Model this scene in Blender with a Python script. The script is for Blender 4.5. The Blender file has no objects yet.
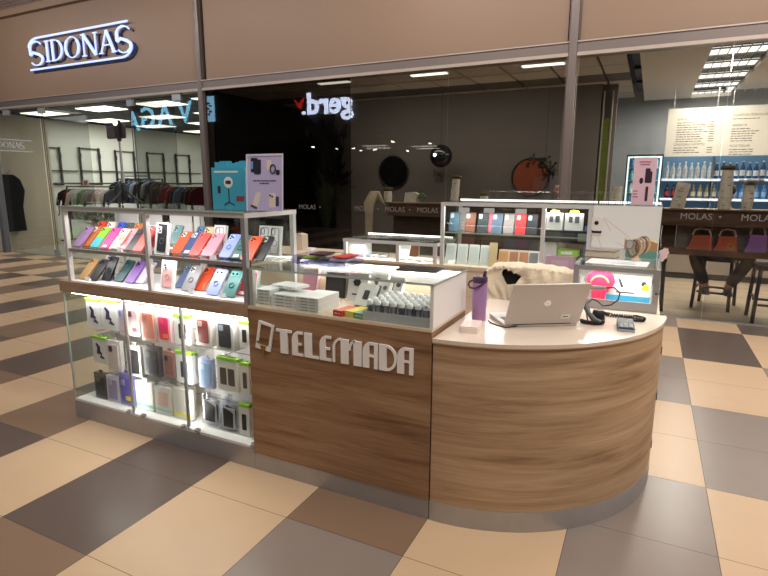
import bpy, bmesh, math, random
from mathutils import Matrix, Vector
random.seed(7)
S = bpy.context.scene
C = S.collection
R = math.radians
PI = math.pi
# ------------------------------------------------------------------ camera
F, YAW, PITCH, ROLL = 536.44, -0.454920, 0.194582, -0.003934
CP = Vector((0.80702, -2.14207, 1.565))
fw = Vector((math.sin(YAW) * math.cos(PITCH), math.cos(YAW) * math.cos(PITCH), -math.sin(PITCH)))
rt = Vector((math.cos(YAW), -math.sin(YAW), 0))
dn = fw.cross(rt)
rr = rt * math.cos(ROLL) + dn * math.sin(ROLL)
dd = -rt * math.sin(ROLL) + dn * math.cos(ROLL)
cam = bpy.data.cameras.new('camera'); camo = bpy.data.objects.new('camera', cam); C.objects.link(camo)
cam.sensor_width = 36; cam.lens = 36 * F / 768; cam.clip_start = 0.05; cam.clip_end = 100
mm = Matrix((rr, -dd, -fw)).transposed().to_4x4(); mm.translation = CP
camo.matrix_world = mm
S.camera = camo


def at(u, v, x=None, y=None, z=None):
    """surveyed pixel of the photograph -> point on a known plane of the place"""
    d = rr * ((u - 384) / F) + dd * ((v - 288) / F) + fw
    if y is not None: t = (y - CP.y) / d.y
    elif z is not None: t = (z - CP.z) / d.z
    else: t = (x - CP.x) / d.x
    return CP + d * t


# ------------------------------------------------------------------ materials
def lin(c):
    return tuple(((x / 255) / 12.92 if x / 255 <= .04045 else ((x / 255 + .055) / 1.055) ** 2.4) for x in c[:3]) + (1,)


MATS = {}


def M(name, col, rough=.5, metal=0, emis=0, spec=.5, var=0, vscale=30, bump=0, sheen=0, coat=0):
    key = (name, tuple(col), rough, metal, emis, var)
    if key in MATS: return MATS[key]
    m = bpy.data.materials.new(name); m.use_nodes = True
    nt = m.node_tree; b = nt.nodes['Principled BSDF']
    b.inputs['Base Color'].default_value = lin(col)
    b.inputs['Roughness'].default_value = rough
    b.inputs['Metallic'].default_value = metal
    b.inputs['Specular IOR Level'].default_value = spec
    if coat: b.inputs['Coat Weight'].default_value = coat
    if sheen: b.inputs['Sheen Weight'].default_value = sheen
    if emis:
        b.inputs['Emission Color'].default_value = lin(col); b.inputs['Emission Strength'].default_value = emis
    if var or bump:
        tc = nt.nodes.new('ShaderNodeTexCoord'); n = nt.nodes.new('ShaderNodeTexNoise')
        n.inputs['Scale'].default_value = vscale; n.inputs['Detail'].default_value = 5
        nt.links.new(tc.outputs['Object'], n.inputs['Vector'])
        if var:
            mx = nt.nodes.new('ShaderNodeHueSaturation'); mr = nt.nodes.new('ShaderNodeMapRange')
            mr.inputs['To Min'].default_value = 1 - var; mr.inputs['To Max'].default_value = 1 + var
            nt.links.new(n.outputs['Fac'], mr.inputs['Value']); nt.links.new(mr.outputs[0], mx.inputs['Value'])
            mx.inputs['Color'].default_value = lin(col); nt.links.new(mx.outputs[0], b.inputs['Base Color'])
        if bump:
            bp = nt.nodes.new('ShaderNodeBump'); bp.inputs['Strength'].default_value = bump; bp.inputs['Distance'].default_value = .01
            nt.links.new(n.outputs['Fac'], bp.inputs['Height']); nt.links.new(bp.outputs[0], b.inputs['Normal'])
    MATS[key] = m
    return m


def wood(name, c1, c2, c3, sx=1.1, sz=16, rough=.45):
    m = bpy.data.materials.new(name); m.use_nodes = True
    nt = m.node_tree; N = nt.nodes; L = nt.links; b = N['Principled BSDF']
    tc = N.new('ShaderNodeTexCoord'); mp = N.new('ShaderNodeMapping'); mp.inputs['Scale'].default_value = (sx, sx, sz)
    n1 = N.new('ShaderNodeTexNoise'); n1.inputs['Scale'].default_value = 1; n1.inputs['Detail'].default_value = 7
    n1.inputs['Roughness'].default_value = .62; n1.inputs['Distortion'].default_value = .5
    mp2 = N.new('ShaderNodeMapping'); mp2.inputs['Scale'].default_value = (sx * 4, sx * 4, sz * 14)
    n2 = N.new('ShaderNodeTexNoise'); n2.inputs['Scale'].default_value = 1; n2.inputs['Detail'].default_value = 3
    for a, q in ((mp, n1), (mp2, n2)):
        L.new(tc.outputs['Object'], a.inputs['Vector']); L.new(a.outputs[0], q.inputs['Vector'])
    ad = N.new('ShaderNodeMath'); ad.operation = 'MULTIPLY_ADD'; ad.inputs[1].default_value = .28
    L.new(n2.outputs['Fac'], ad.inputs[0]); L.new(n1.outputs['Fac'], ad.inputs[2])
    r = N.new('ShaderNodeValToRGB'); e = r.color_ramp.elements
    e[0].position = .45; e[0].color = lin(c1); e[1].position = .84; e[1].color = lin(c3)
    k = e.new(.62); k.color = lin(c2)
    L.new(ad.outputs[0], r.inputs['Fac']); L.new(r.outputs[0], b.inputs['Base Color'])
    b.inputs['Roughness'].default_value = rough; b.inputs['Specular IOR Level'].default_value = .35
    return m


def glass_mat(name, tint=(250, 253, 251), k=1.0, ior=1.45):
    m = bpy.data.materials.new(name); m.use_nodes = True
    nt = m.node_tree; N = nt.nodes; L = nt.links
    N.remove(N['Principled BSDF'])
    t = N.new('ShaderNodeBsdfTransparent'); t.inputs['Color'].default_value = lin(tint)
    g = N.new('ShaderNodeBsdfGlossy'); g.inputs['Roughness'].default_value = 0.0
    lw = N.new('ShaderNodeLayerWeight'); lw.inputs['Blend'].default_value = .5     # Schlick, the same from both sides of a thin pane
    pw = N.new('ShaderNodeMath'); pw.operation = 'POWER'; pw.inputs[1].default_value = 5
    f0 = ((ior - 1) / (ior + 1)) ** 2
    mu = N.new('ShaderNodeMath'); mu.operation = 'MULTIPLY_ADD'; mu.inputs[1].default_value = (1 - f0) * k; mu.inputs[2].default_value = f0 * k; mu.use_clamp = True
    L.new(lw.outputs['Facing'], pw.inputs[0])
    mx = N.new('ShaderNodeMixShader')
    L.new(pw.outputs[0], mu.inputs[0]); L.new(mu.outputs[0], mx.inputs[0])
    L.new(t.outputs[0], mx.inputs[1]); L.new(g.outputs[0], mx.inputs[2])
    L.new(mx.outputs[0], N['Material Output'].inputs[0])
    return m


GLASS = glass_mat('clear_glass'); SHOPGLASS = glass_mat('shop_window_glass', (232, 233, 232), 1.0, 1.5)
TINTGLASS = glass_mat('tinted_shop_glass', (190, 188, 186), 1.15, 1.52)
PLASTIC = glass_mat('clear_plastic', (240, 242, 246), 1.0, 1.4)
EDGE = M('glass_edge', (172, 188, 180), .2)
ALU = M('white_aluminium', (206, 204, 204), .35, .0); GREY = M('grey_aluminium', (165, 164, 165), .35, .4)
DKALU = M('taupe_aluminium', (112, 102, 99), .42, .35); STEEL = M('brushed_steel', (176, 174, 174), .4, .45, 0, .5, .12, 14)
WHITE = M('white_laminate', (236, 234, 233), .4); PAPER = M('white_card', (238, 238, 240), .5)
BLACK = M('black_plastic', (22, 22, 24), .4); DGREY = M('dark_grey', (62, 62, 66), .45)
LENS = M('lens_black', (14, 14, 18), .15); LED = M('led_strip', (255, 250, 244), .5, 0, 9.0)
LEDD = M('led_dots', (255, 250, 244), .5, 0, 2.2)
LIME = M('lime_green_card', (150, 215, 60), .5); YELLOW = M('yellow_card', (240, 225, 60), .5)
WOODP = wood('shaded_oak_panel', (110, 79, 55), (149, 114, 84), (174, 141, 110))  # front panel oak, its shade put into darker browns
WOODC = wood('lit_oak_panel', (142, 113, 84), (178, 147, 115), (200, 171, 140), 1.3, 21)  # curved panel oak, light from the right put into the paler tone
WOODT = wood('walnut_trim', (146, 119, 98), (168, 140, 117), (184, 157, 134), 3, 30)
WOODB = wood('pale_birch_panel', (205, 182, 156), (220, 200, 176), (230, 212, 190), 2, 10)
WOODD = wood('dark_walnut', (58, 42, 34), (84, 62, 50), (104, 80, 64), 1.5, 14)


# ------------------------------------------------------------------ mesh builder
class MB:
    def __init__(s): s.v = []; s.f = []; s.m = []

    def add(s, vs, fs, mat=0, T=None):
        o = len(s.v)
        s.v += [(T @ Vector(p)) if T is not None else Vector(p) for p in vs]
        s.f += [tuple(i + o for i in q) for q in fs]; s.m += [mat] * len(fs)
        return s

    def box(s, x0, x1, y0, y1, z0, z1, mat=0, T=None):
        vs = [(x, y, z) for x in (x0, x1) for y in (y0, y1) for z in (z0, z1)]
        return s.add(vs, [(0, 1, 3, 2), (4, 6, 7, 5), (0, 4, 5, 1), (2, 3, 7, 6), (0, 2, 6, 4), (1, 5, 7, 3)], mat, T)

    def prism(s, poly, a, b, ax='Z', mat=0, T=None):
        def q(p, t): return {'Z': (p[0], p[1], t), 'Y': (p[0], t, p[1]), 'X': (t, p[0], p[1])}[ax]
        n = len(poly); vs = [q(p, a) for p in poly] + [q(p, b) for p in poly]
        fs = [tuple(range(n)), tuple(range(2 * n - 1, n - 1, -1))] + [(i, (i + 1) % n, n + (i + 1) % n, n + i) for i in range(n)]
        return s.add(vs, fs, mat, T)

    def lathe(s, prof, seg=20, mat=0, T=None):
        vs = []; fs = []; n = len(prof)
        for k in range(seg):
            a = 2 * PI * k / seg
            vs += [(r * math.cos(a), r * math.sin(a), z) for r, z in prof]
        for k in range(seg):
            for i in range(n - 1):
                a = k * n + i; b = ((k + 1) % seg) * n + i
                fs.append((a, b, b + 1, a + 1))
        if prof[0][0] > 1e-6: fs.append(tuple(k * n for k in range(seg))[::-1])
        if prof[-1][0] > 1e-6: fs.append(tuple(k * n + n - 1 for k in range(seg)))
        return s.add(vs, fs, mat, T)

    def tube(s, path, r, seg=8, mat=0, T=None, closed=False):
        P = [Vector(p) for p in path]; n = len(P); vs = []; fs = []
        rs = r if isinstance(r, (list, tuple)) else [r] * n
        up = None
        for i, p in enumerate(P):
            if closed: d = P[(i + 1) % n] - P[i - 1]
            else: d = P[min(i + 1, n - 1)] - P[max(i - 1, 0)]
            if d.length < 1e-9: d = Vector((0, 0, 1))
            d.normalize()
            if up is None: up = Vector((0, 0, 1)) if abs(d.z) < .9 else Vector((1, 0, 0))
            x = d.cross(up).normalized(); up = x.cross(d).normalized()
            for k in range(seg):
                a = 2 * PI * k / seg
                vs.append(p + (x * math.cos(a) + up * math.sin(a)) * rs[i])
        for i in range(n if closed else n - 1):
            for k in range(seg):
                a = i * seg; b = ((i + 1) % n) * seg
                fs.append((a + k, a + (k + 1) % seg, b + (k + 1) % seg, b + k))
        if not closed: fs += [tuple(range(seg))[::-1], tuple((n - 1) * seg + k for k in range(seg))]
        return s.add(vs, fs, mat, T)

    def ball(s, c, r, mat=0, sc=(1, 1, 1), seg=16, T=None):
        n = seg // 2
        prof = [(math.sin(PI * i / n), -math.cos(PI * i / n)) for i in range(n + 1)]
        prof[0] = (0, -1); prof[-1] = (0, 1)
        Q = Matrix.Translation(c) @ Matrix.Diagonal((r * sc[0], r * sc[1], r * sc[2], 1))
        return s.lathe(prof, seg, mat, (T @ Q) if T is not None else Q)

    def build(s, name, mats, parent=None, smooth=35, loc=None):
        me = bpy.data.meshes.new(name)
        me.from_pydata([tuple(p) for p in s.v], [], s.f)
        for m in (mats if isinstance(mats, (list, tuple)) else [mats]): me.materials.append(m)
        me.polygons.foreach_set('material_index', s.m)
        bm = bmesh.new(); bm.from_mesh(me)
        bmesh.ops.remove_doubles(bm, verts=bm.verts, dist=1e-6)
        bmesh.ops.recalc_face_normals(bm, faces=bm.faces); bm.to_mesh(me); bm.free()
        if smooth:
            me.shade_smooth(); me.set_sharp_from_angle(angle=R(smooth))
        o = bpy.data.objects.new(name, me); C.objects.link(o)
        if parent is not None: o.parent = parent
        if loc is not None: o.location = loc
        return o


def rrect(w, h, r, x=0, y=0, n=4):
    out = []
    for cx, cy, a0 in ((w / 2 - r, h / 2 - r, 0), (-w / 2 + r, h / 2 - r, 90), (-w / 2 + r, -h / 2 + r, 180), (w / 2 - r, -h / 2 + r, 270)):
        for k in range(n + 1):
            a = R(a0 + 90 * k / n); out.append((x + cx + r * math.cos(a), y + cy + r * math.sin(a)))
    return out


def circ(r, x=0, y=0, n=18): return [(x + r * math.cos(2 * PI * k / n), y + r * math.sin(2 * PI * k / n)) for k in range(n)]


TXT = {}


def text(mb, s, size, T, depth=.002, mat=0, align='CENTER', bold=0):
    k = (s, align, bold)
    if k not in TXT:
        cu = bpy.data.curves.new('t', 'FONT'); cu.body = s; cu.size = 1; cu.align_x = align; cu.resolution_u = 3; cu.offset = bold
        o = bpy.data.objects.new('t', cu); C.objects.link(o)
        bpy.context.view_layer.update()
        dg = bpy.context.evaluated_depsgraph_get()
        me = bpy.data.meshes.new_from_object(o.evaluated_get(dg))
        TXT[k] = ([v.co.copy() for v in me.vertices], [tuple(p.vertices) for p in me.polygons])
        bpy.data.objects.remove(o); bpy.data.curves.remove(cu); bpy.data.meshes.remove(me)
    vs, fs = TXT[k]; n = len(vs)
    edges = {}
    for f in fs:
        for i in range(len(f)):
            a, b = f[i], f[(i + 1) % len(f)]
            if (b, a) in edges: del edges[(b, a)]
            else: edges[(a, b)] = 1
    V = [(p.x * size, p.y * size, 0) for p in vs] + [(p.x * size, p.y * size, depth) for p in vs]
    FF = [tuple(reversed(f)) for f in fs] + [tuple(i + n for i in f) for f in fs] + [(a, b, b + n, a + n) for a, b in edges]
    mb.add(V, FF, mat, T)
    return mb


def TR(loc, rx=0, ry=0, rz=0):
    return Matrix.Translation(loc) @ Matrix.Rotation(R(rz), 4, 'Z') @ Matrix.Rotation(R(ry), 4, 'Y') @ Matrix.Rotation(R(rx), 4, 'X')


def tag(o, label=None, cat=None, group=None, kind=None):
    if label: o['label'] = label
    if cat: o['category'] = cat
    if group: o['group'] = group
    if kind: o['kind'] = kind
    return o


def thing(name, label, cat, loc=(0, 0, 0), rot=(0, 0, 0), group=None):
    o = bpy.data.objects.new(name, None); C.objects.link(o); o.location = loc
    o.rotation_euler = tuple(R(a) for a in rot); o.empty_display_size = .05
    return tag(o, label, cat, group)


def struct(name, mb, mats, parent=None, smooth=35):
    o = mb.build(name, mats, parent, smooth)
    if parent is None: o['kind'] = 'structure'
    return o


def bx(x0, x1, y0, y1, z0, z1): return MB().box(x0, x1, y0, y1, z0, z1)


def light(name, loc, rot, sx, sy, power, col=(255, 240, 225)):
    l = bpy.data.lights.new(name, 'AREA'); l.shape = 'RECTANGLE'; l.size = sx; l.size_y = sy; l.energy = power; l.color = lin(col)[:3]
    o = bpy.data.objects.new(name, l); C.objects.link(o); o.location = loc; o.rotation_euler = tuple(R(a) for a in rot)
    return o


# ================================================================== SETTING
GY = 4.93      # shop front plane
OY = -4.0      # opposite shop front
CZ = 4.88      # mall ceiling
# --- mall floor: tiles of .605 x .593 with thin joints
tb = [M('beige_tile', (203, 174, 142), .34, 0, 0, .4, .05, 5), M('grey_tile', (138, 125, 117), .3, 0, 0, .4, .07, 5),
      M('brown_tile', (132, 107, 87), .34, 0, 0, .4, .07, 5), M('tile_joint', (84, 72, 62), .8),
      M('dark_tile', (98, 84, 77), .3, 0, 0, .4, .07, 5)]
fl = MB(); fl.box(-22, 9, OY, GY, -.1, -.0015, 3)
TW, TD, TX, TY = .6052, .5932, 1.203, .9
g = .0014
brown = {(-3, -2), (-5, -4), (-6, -1), (-7, -2), (-6, -3)}
rnd = random.Random(3)
for i in range(-39, 14):
    for j in range(-9, 7):
        x0, x1 = TX + i * TW, TX + (i + 1) * TW; y0, y1 = TY + j * TD, TY + (j + 1) * TD
        y1 = min(y1, GY); y0 = max(y0, OY); x0 = max(x0, -22); x1 = min(x1, 9)
        if y1 - y0 < .02 or x1 - x0 < .02: continue
        jj = -1 if (i <= -4 and j in (0, 1)) else max(j, -2) // 2       # stripes left of the kiosk, chequers elsewhere
        par = (i + jj) & 1
        mt = 0 if par else (2 if (i, j) in brown or (i < -5 and rnd.random() < .35) else (4 if (i >= 0 and j >= 4) or i <= -5 else 1))
        fl.add([(x0 + g, y0 + g, 0), (x1 - g, y0 + g, 0), (x1 - g, y1 - g, 0), (x0 + g, y1 - g, 0)], [(0, 1, 2, 3)], mt)
struct('floor', fl, tb, None, 0)
# mall ceiling: metal slats and recessed lights
ce = MB(); ce.box(-22, 9, OY, GY + .05, CZ + .06, CZ + .12, 0)
for k in range(80):
    y = OY + .02 + k * .112
    if y + .08 < GY - .02: ce.box(-22, 9, y, y + .085, CZ, CZ + .03, 1)
struct('ceiling', ce, [M('ceiling_void', (40, 38, 40), .8), M('slat_grey', (205, 200, 202), .4, .3)], None, 0)
fas = M('taupe_fascia', (134, 110, 92), .5, 0, 0, .4, .03, 2)
b = MB()
b.box(-22, -6.09, GY, GY + .12, 3.2, CZ + .1); b.box(-5.91, -.24, GY, GY + .12, 3.2, CZ + .1); b.box(-.1, 9, GY, GY + .12, 3.2, CZ + .1)
b.box(-22, 9, GY + .1, GY + .16, 3.1, CZ + .1)
b.box(-22, 9, GY - .1, GY, CZ - .12, CZ + .05, 0)
struct('wall_back', b, fas, None, 0)
# beam above the glass
b = MB(); b.box(-22, 9, GY - .035, GY + .12, 3.075, 3.2, 0); b.box(-22, 9, GY - .045, GY + .12, 3.035, 3.075, 1); b.box(-22, 9, GY - .05, GY + .02, 3.185, 3.2, 1)
struct('trim_1', b, [DKALU, M('light_taupe_metal', (168, 154, 144), .4, .3)], None, 0)
for n, (x, w) in enumerate(((-6.03, .1), (-.165, .1))):
    b = MB(); b.prism(rrect(w, .16, .02, x, GY + .02), 0, CZ + .05)
    b.box(x - w / 2 - .012, x - w / 2, GY - .01, GY + .03, 0, CZ); b.box(x + w / 2, x + w / 2 + .012, GY - .01, GY + .03, 0, CZ)
    struct('trim_%d' % (n + 2), b, DKALU)
# mall side and opposite shells
struct('wall_left', bx(-22.1, -22, OY, GY, 0, CZ + .1), M('mall_wall', (150, 130, 115), .6), None, 0)
struct('wall_right', bx(9, 9.1, OY, GY, 0, CZ + .1), M('mall_wall', (150, 130, 115), .6), None, 0)
b = MB(); b.box(-22, 9, OY - .1, OY, 3.15, CZ + .1); b.box(-22, -13.9, OY - .1, OY, 0, 3.15); b.box(-9.6, -8.9, OY - .1, OY, 0, 3.15); b.box(2.5, 9, OY - .1, OY, 0, 3.15)
struct('wall_opposite', b, M('opposite_fascia', (58, 46, 42), .6), None, 0)
b = MB(); b.box(-14.5, 9, -12.1, -12, 0, 3.1); b.box(-14.5, 9, -12, OY - .1, 3.0, 3.1); b.box(-14.6, -14.5, -12, OY, 0, 3.1); b.box(2.5, 2.6, -12, OY - .1, 0, 3.1)
struct('wall_opposite_shop', b, M('opposite_shop_wall', (66, 56, 52), .7), None, 0)
struct('floor_opposite_shop', bx(-14.5, 9, -12, OY, -.1, -.0005), M('opposite_floor', (120, 100, 86), .5), None, 0)
sp = M('spot_glow', (255, 244, 226), .5, 0, 60)
for k, (u, v, y) in enumerate([(393, 147, 20.5), (313, 140, 19), (336, 145, 20), (361, 145, 21), (408, 135, 17.5), (430, 138, 18.5), (353, 138, 16.5), (375, 131, 15.8),
                               (232, 119, 19), (221, 126, 20), (212, 130, 21), (244, 127, 20), (205, 134, 21)]):
    p = at(u, v, y=2 * GY - (-6 - (k * 1.37) % 5.5)); p.y = 2 * GY - p.y
    o = MB().lathe([(0, 2.99), (.05, 2.985), (.06, 2.975), (.06, 3.0)], 14).build('ceiling_spotlight', sp, None, 35, (p.x, p.y, 0))
    tag(o, 'small round ceiling spotlight in the shop opposite, mirrored in the dark window', 'spotlight', 'ceiling spotlights of the shop opposite')

for k, (u, v, y) in enumerate(((375, 137, 17.2), (378, 141, 18.6), (424, 142, 18.2), (428, 146, 19.6))):
    p = at(u, v, y=y); p.y = 2 * GY - p.y
    t = thing('ceiling_light', 'short white ceiling bar light in the shop opposite, mirrored in the dark window', 'ceiling light', (p.x, p.y, 2.96), (0, 0, 0), 'bar lights of the shop opposite')
    MB().box(-.5, .5, -.12, .12, 0, .012).build('diffuser', M('bar_glow', (255, 250, 240), .5, 0, 7), t, 0); MB().box(-.53, .53, -.15, .15, .0121, .039).build('housing', WHITE, t, 0)

# opposite signs (read mirrored in the shop glass)
SIGNW = M('sign_white_glow', (214, 226, 255), .5, 0, 17)
SIGNB = M('sign_blue_glow', (120, 190, 225), .5, 0, 13)


def opp(u, v): p = at(u, v, y=2 * GY - (OY + .06)); return Vector((p.x, OY + .06, p.z))


def oppT(p): return Matrix.Translation(p) @ Matrix.Rotation(PI, 4, 'Z') @ Matrix.Rotation(PI / 2, 4, 'X')


t = thing('shop_sign', 'white lit gerd lettering with a red mark, seen mirrored in the dark glass', 'sign', (opp(330, 105).x, OY + .03, opp(330, 105).z))
p0 = opp(353, 111); p1 = opp(306, 110); wv = p0.x - p1.x
b = MB(); text(b, 'gerd', abs(wv) / 1.86, oppT((p0.x - t.location.x, .03, p0.z - t.location.z - .02)), .06, 0, 'LEFT', .022); b.box(p1.x - t.location.x - .12, p1.x - t.location.x - .02, .03, .09, p0.z - t.location.z - .02, p0.z - t.location.z + .08)
b.build('lettering', SIGNW, t, 0)
q = opp(299, 104) - t.location
MB().prism([(-.12, .02), (-.2, .16), (-.02, .0), (.2, .2), (.06, -.16), (-.02, -.14)], 0, .05, 'Y', 0, Matrix.Translation((q.x, 0, q.z))).build('red_mark', M('sign_red_glow', (215, 40, 30), .5, 0, 6), t, 0)
t = thing('shop_sign', 'pale blue lit VAGA lettering seen mirrored in the clothes shop glass', 'sign', (opp(160, 112).x, OY + .03, opp(160, 112).z))
for ch, u, v, h in (('V', 186, 123, .95), ('A', 166, 125, .92), ('G', 149, 128, .92), ('A', 134, 131, .9)):
    q = opp(u, v) - t.location; b = MB(); text(b, ch, h * 1.25, oppT((q.x, .03, q.z)), .06, 0); b.build('letter', SIGNB, t, 0)
t = thing('blade_sign', 'light blue lit vertical panel sign with a dark emblem beside the left mullion', 'sign', (opp(210, 109).x, OY, opp(210, 109).z))
bx(-.17, .17, 0, .1, -.45, .45).build('panel', M('pale_blue_glow', (150, 205, 240), .5, 0, 9), t, 0)
b = MB()
for k, (dx, dz) in enumerate(((-.04, .2), (.05, .1), (-.05, 0), (.05, -.1), (-.03, -.2))): b.prism(rrect(.14, .07, .02, dx, dz), .1, .11, 'Y')
b.build('emblem', M('dark_navy', (15, 20, 40), .5), t, 0)
# ---- area lights of the mall
for k, (x, y, pw) in enumerate(((-10, .8, 60), (-5.5, -.3, 32), (-1.2, -1.2, 44), (3.0, -.4, 130), (6.5, 1.5, 130), (-2.0, 3.2, 32), (1.6, 3.0, 66))):
    light('ceiling_light_panel', (x, y, CZ - .03), (0, 0, 0), 2.2, 1.1, pw, (255, 247, 238))

for k, (x, pw) in enumerate(((-10.5, 50), (-6, 50), (-1.5, 52), (3, 56))):      # unseen fill lamps added to brighten the fascia
    light('fascia_fill_light', (x, 2.6, CZ - .05), (58, 0, 0), 3.2, .12, pw, (255, 246, 236))
for k, (x, pw) in enumerate(((-6.5, 16), (-2.5, 40), (1.8, 80))):                # fill lamps added above the walkway to lift the kiosk front
    light('walkway_fill_light', (x, -2.3, CZ - .03), (38, 0, 0), 2.6, .4, pw, (255, 247, 238))

# ================================================================== SHOP FRONT GLASS
def pane(n, x0, x1, z0=.01, z1=3.035, mat=SHOPGLASS, y=GY):
    o = struct('window_%d' % n, bx(x0, x1, y, y + .01, z0, z1), mat, None, 0); return o


pane(1, -11.9, -10.42)
w2 = pane(2, -7.72, -6.10)
def decal(par, x0, x1, z, size=.1):
    b = MB(); x = x0; k = 0
    while x < x1:
        text(b, 'MOLAS  \u2022', size, Matrix.Translation((x, GY - .003, z)) @ Matrix.Rotation(PI / 2, 4, 'X'), .002, 0, 'LEFT'); x += size * 5.05; k += 1
    return b.build('lettering', M('frosted_lettering', (112, 108, 105), .5), par, 0)


seams = [-5.96, -4.62, -3.2, -1.72, -.24]
for k in range(4):
    w = pane(3 + k, seams[k] + .004, seams[k + 1] - .004, mat=TINTGLASS if k < 2 else SHOPGLASS)
    if k in (1, 2): decal(w, -4.15 if k == 1 else -3.15, -3.75 if k == 1 else -1.75, 1.15)
sm = [-.09, 1.46, 3.0, 5.0]
for k in range(3):
    w = pane(7 + k, sm[k] + .004, sm[k + 1] - .004)
    if k == 0: decal(w, 1.13, 1.4, 1.165)
    if k == 1: decal(w, 1.72, 2.4, 1.165)
struct('trim_4', bx(-11.9, 9, GY - .02, GY + .05, 0, .012), GREY, None, 0)
# folded glass entrance door leaf with clamps
for k, (x, dx) in enumerate(((-10.36, .0), (-7.76, .0))):
    d = MB().box(x - .03, x + .03, GY + .02, GY + 1.0, .02, 3.0).build('door_%d' % (k + 1), SHOPGLASS, None, 0); d['kind'] = 'structure'
    b = MB(); b.box(x - .035, x - .028, GY + .02, GY + .03, .02, 3.0); b.box(x + .028, x + .035, GY + .02, GY + .03, .02, 3.0); b.build('door_edge', DGREY, d, 0)
    b = MB(); b.box(x - .1, x + .1, GY + .005, GY + .045, 2.9, 3.02); b.box(x - .07, x + .07, GY + .005, GY + .045, .01, .14); b.build('door_clamp', GREY, d, 0)
    MB().tube([(x + .05, GY + .1, .85), (x + .1, GY + .1, .9), (x + .1, GY + .1, 1.15), (x + .05, GY + .1, 1.2)], .012).build('door_handle', DGREY, d)
b = MB()
for x in (-11.5, -6.6): b.box(x - .1, x + .1, GY - .02, GY + .03, 2.92, 3.03)
struct('trim_5', b, GREY, None, 0)
struct('wall_back_lower', bx(-22, -14.5, GY, GY + .12, 0, 3.1), M('opposite_fascia', (58, 46, 42), .6), None, 0)
b = MB(); b.prism(rrect(.16, .12, .03, -12.0, GY - .06), 0, 3.1)
struct('trim_6', b, M('blue_grey_post', (116, 118, 124), .4, .3))

# ================================================================== SIDONAS SIGN (serif letters between two rails)
def stroke(mb, pts, ws, T, d=.02, mat=0):
    """flat ribbon along pts with widths ws, in a plane (x,z), extruded to depth d"""
    n = len(pts); L = []; Rr = []
    for i in range(n):
        a = Vector(pts[max(i - 1, 0)]); c = Vector(pts[min(i + 1, n - 1)]); t_ = (c - a).normalized(); nn = Vector((-t_.y, t_.x))
        w = ws[i] if isinstance(ws, (list, tuple)) else ws
        L.append(Vector(pts[i]) + nn * w / 2); Rr.append(Vector(pts[i]) - nn * w / 2)
    for i in range(n - 1):
        mb.prism([L[i], L[i + 1], Rr[i + 1], Rr[i]], -d, 0, 'Y', mat, T)


def arc(cx, cy, rx, ry, a0, a1, n=14): return [(cx + rx * math.cos(R(a0 + (a1 - a0) * k / n)), cy + ry * math.sin(R(a0 + (a1 - a0) * k / n))) for k in range(n + 1)]


def serif_letters(b, T, H):
    def I(x, w=.11): b.prism([(x - w / 2 * H, 0), (x + w / 2 * H, 0), (x + w / 2 * H, H), (x - w / 2 * H, H)], -.02, 0, 'Y', 0, T)
    def ser(x, z, w=.26): b.prism([(x - w / 2 * H, z), (x + w / 2 * H, z), (x + w / 2 * H, z + .045 * H), (x - w / 2 * H, z + .045 * H)], -.02, 0, 'Y', 0, T)
    def Sx(x0, h, z0, w):
        pts = arc(x0 + w / 2, z0 + h * .73, w * .42, h * .24, 25, 180, 10) + arc(x0 + w / 2, z0 + h * .5, w * .42, h * .12, 180, 200, 2)[1:] + \
            [(x0 + w * .3, z0 + h * .55), (x0 + w * .7, z0 + h * .44)] + arc(x0 + w / 2, z0 + h * .26, w * .42, h * .23, 20, -155, 12)
        ws = [.05 * h] * 4 + [.08 * h] * 5 + [.115 * h] * (len(pts) - 19) + [.09 * h] * 3 + [.05 * h] * 7
        stroke(b, pts, ws[:len(pts)], T)
    u = H
    Sx(0, 1.2 * H, -.12 * H, .85 * u)
    x = 1.1 * u; I(x); ser(x, 0); ser(x, .955 * H)
    x = 1.42 * u; I(x); ser(x - .02 * u, 0, .2); ser(x - .02 * u, .955 * H, .2)
    stroke(b, [(x, H * .97)] + arc(x + .12 * u, H / 2, .42 * u, H * .47, 90, -90, 16) + [(x, .03 * H)], [.05 * u] * 4 + [.1 * u] * 11 + [.05 * u] * 4, T)
    cx = 2.55 * u
    stroke(b, arc(cx, H / 2, .37 * u, H * .47, 90, 450, 28), [.05 * u] * 4 + [.12 * u] * 7 + [.05 * u] * 7 + [.12 * u] * 7 + [.05 * u] * 4, T)
    x = 3.2 * u; I(x, .06); ser(x, 0, .24); ser(x - .03 * u, .955 * H, .2)
    stroke(b, [(x, H), (x + .62 * u, 0)], .13 * u, T); I(x + .64 * u, .06); ser(x + .64 * u, .955 * H, .24)
    x = 4.1 * u; stroke(b, [(x, 0), (x + .33 * u, H)], .055 * u, T); stroke(b, [(x + .33 * u, H), (x + .68 * u, 0)], .13 * u, T)
    stroke(b, [(x + .13 * u, .36 * H), (x + .54 * u, .36 * H)], .05 * u, T); ser(x, 0, .22); ser(x + .68 * u, 0, .26)
    Sx(4.9 * u, 1.2 * H, -.12 * H, .8 * u)


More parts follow.
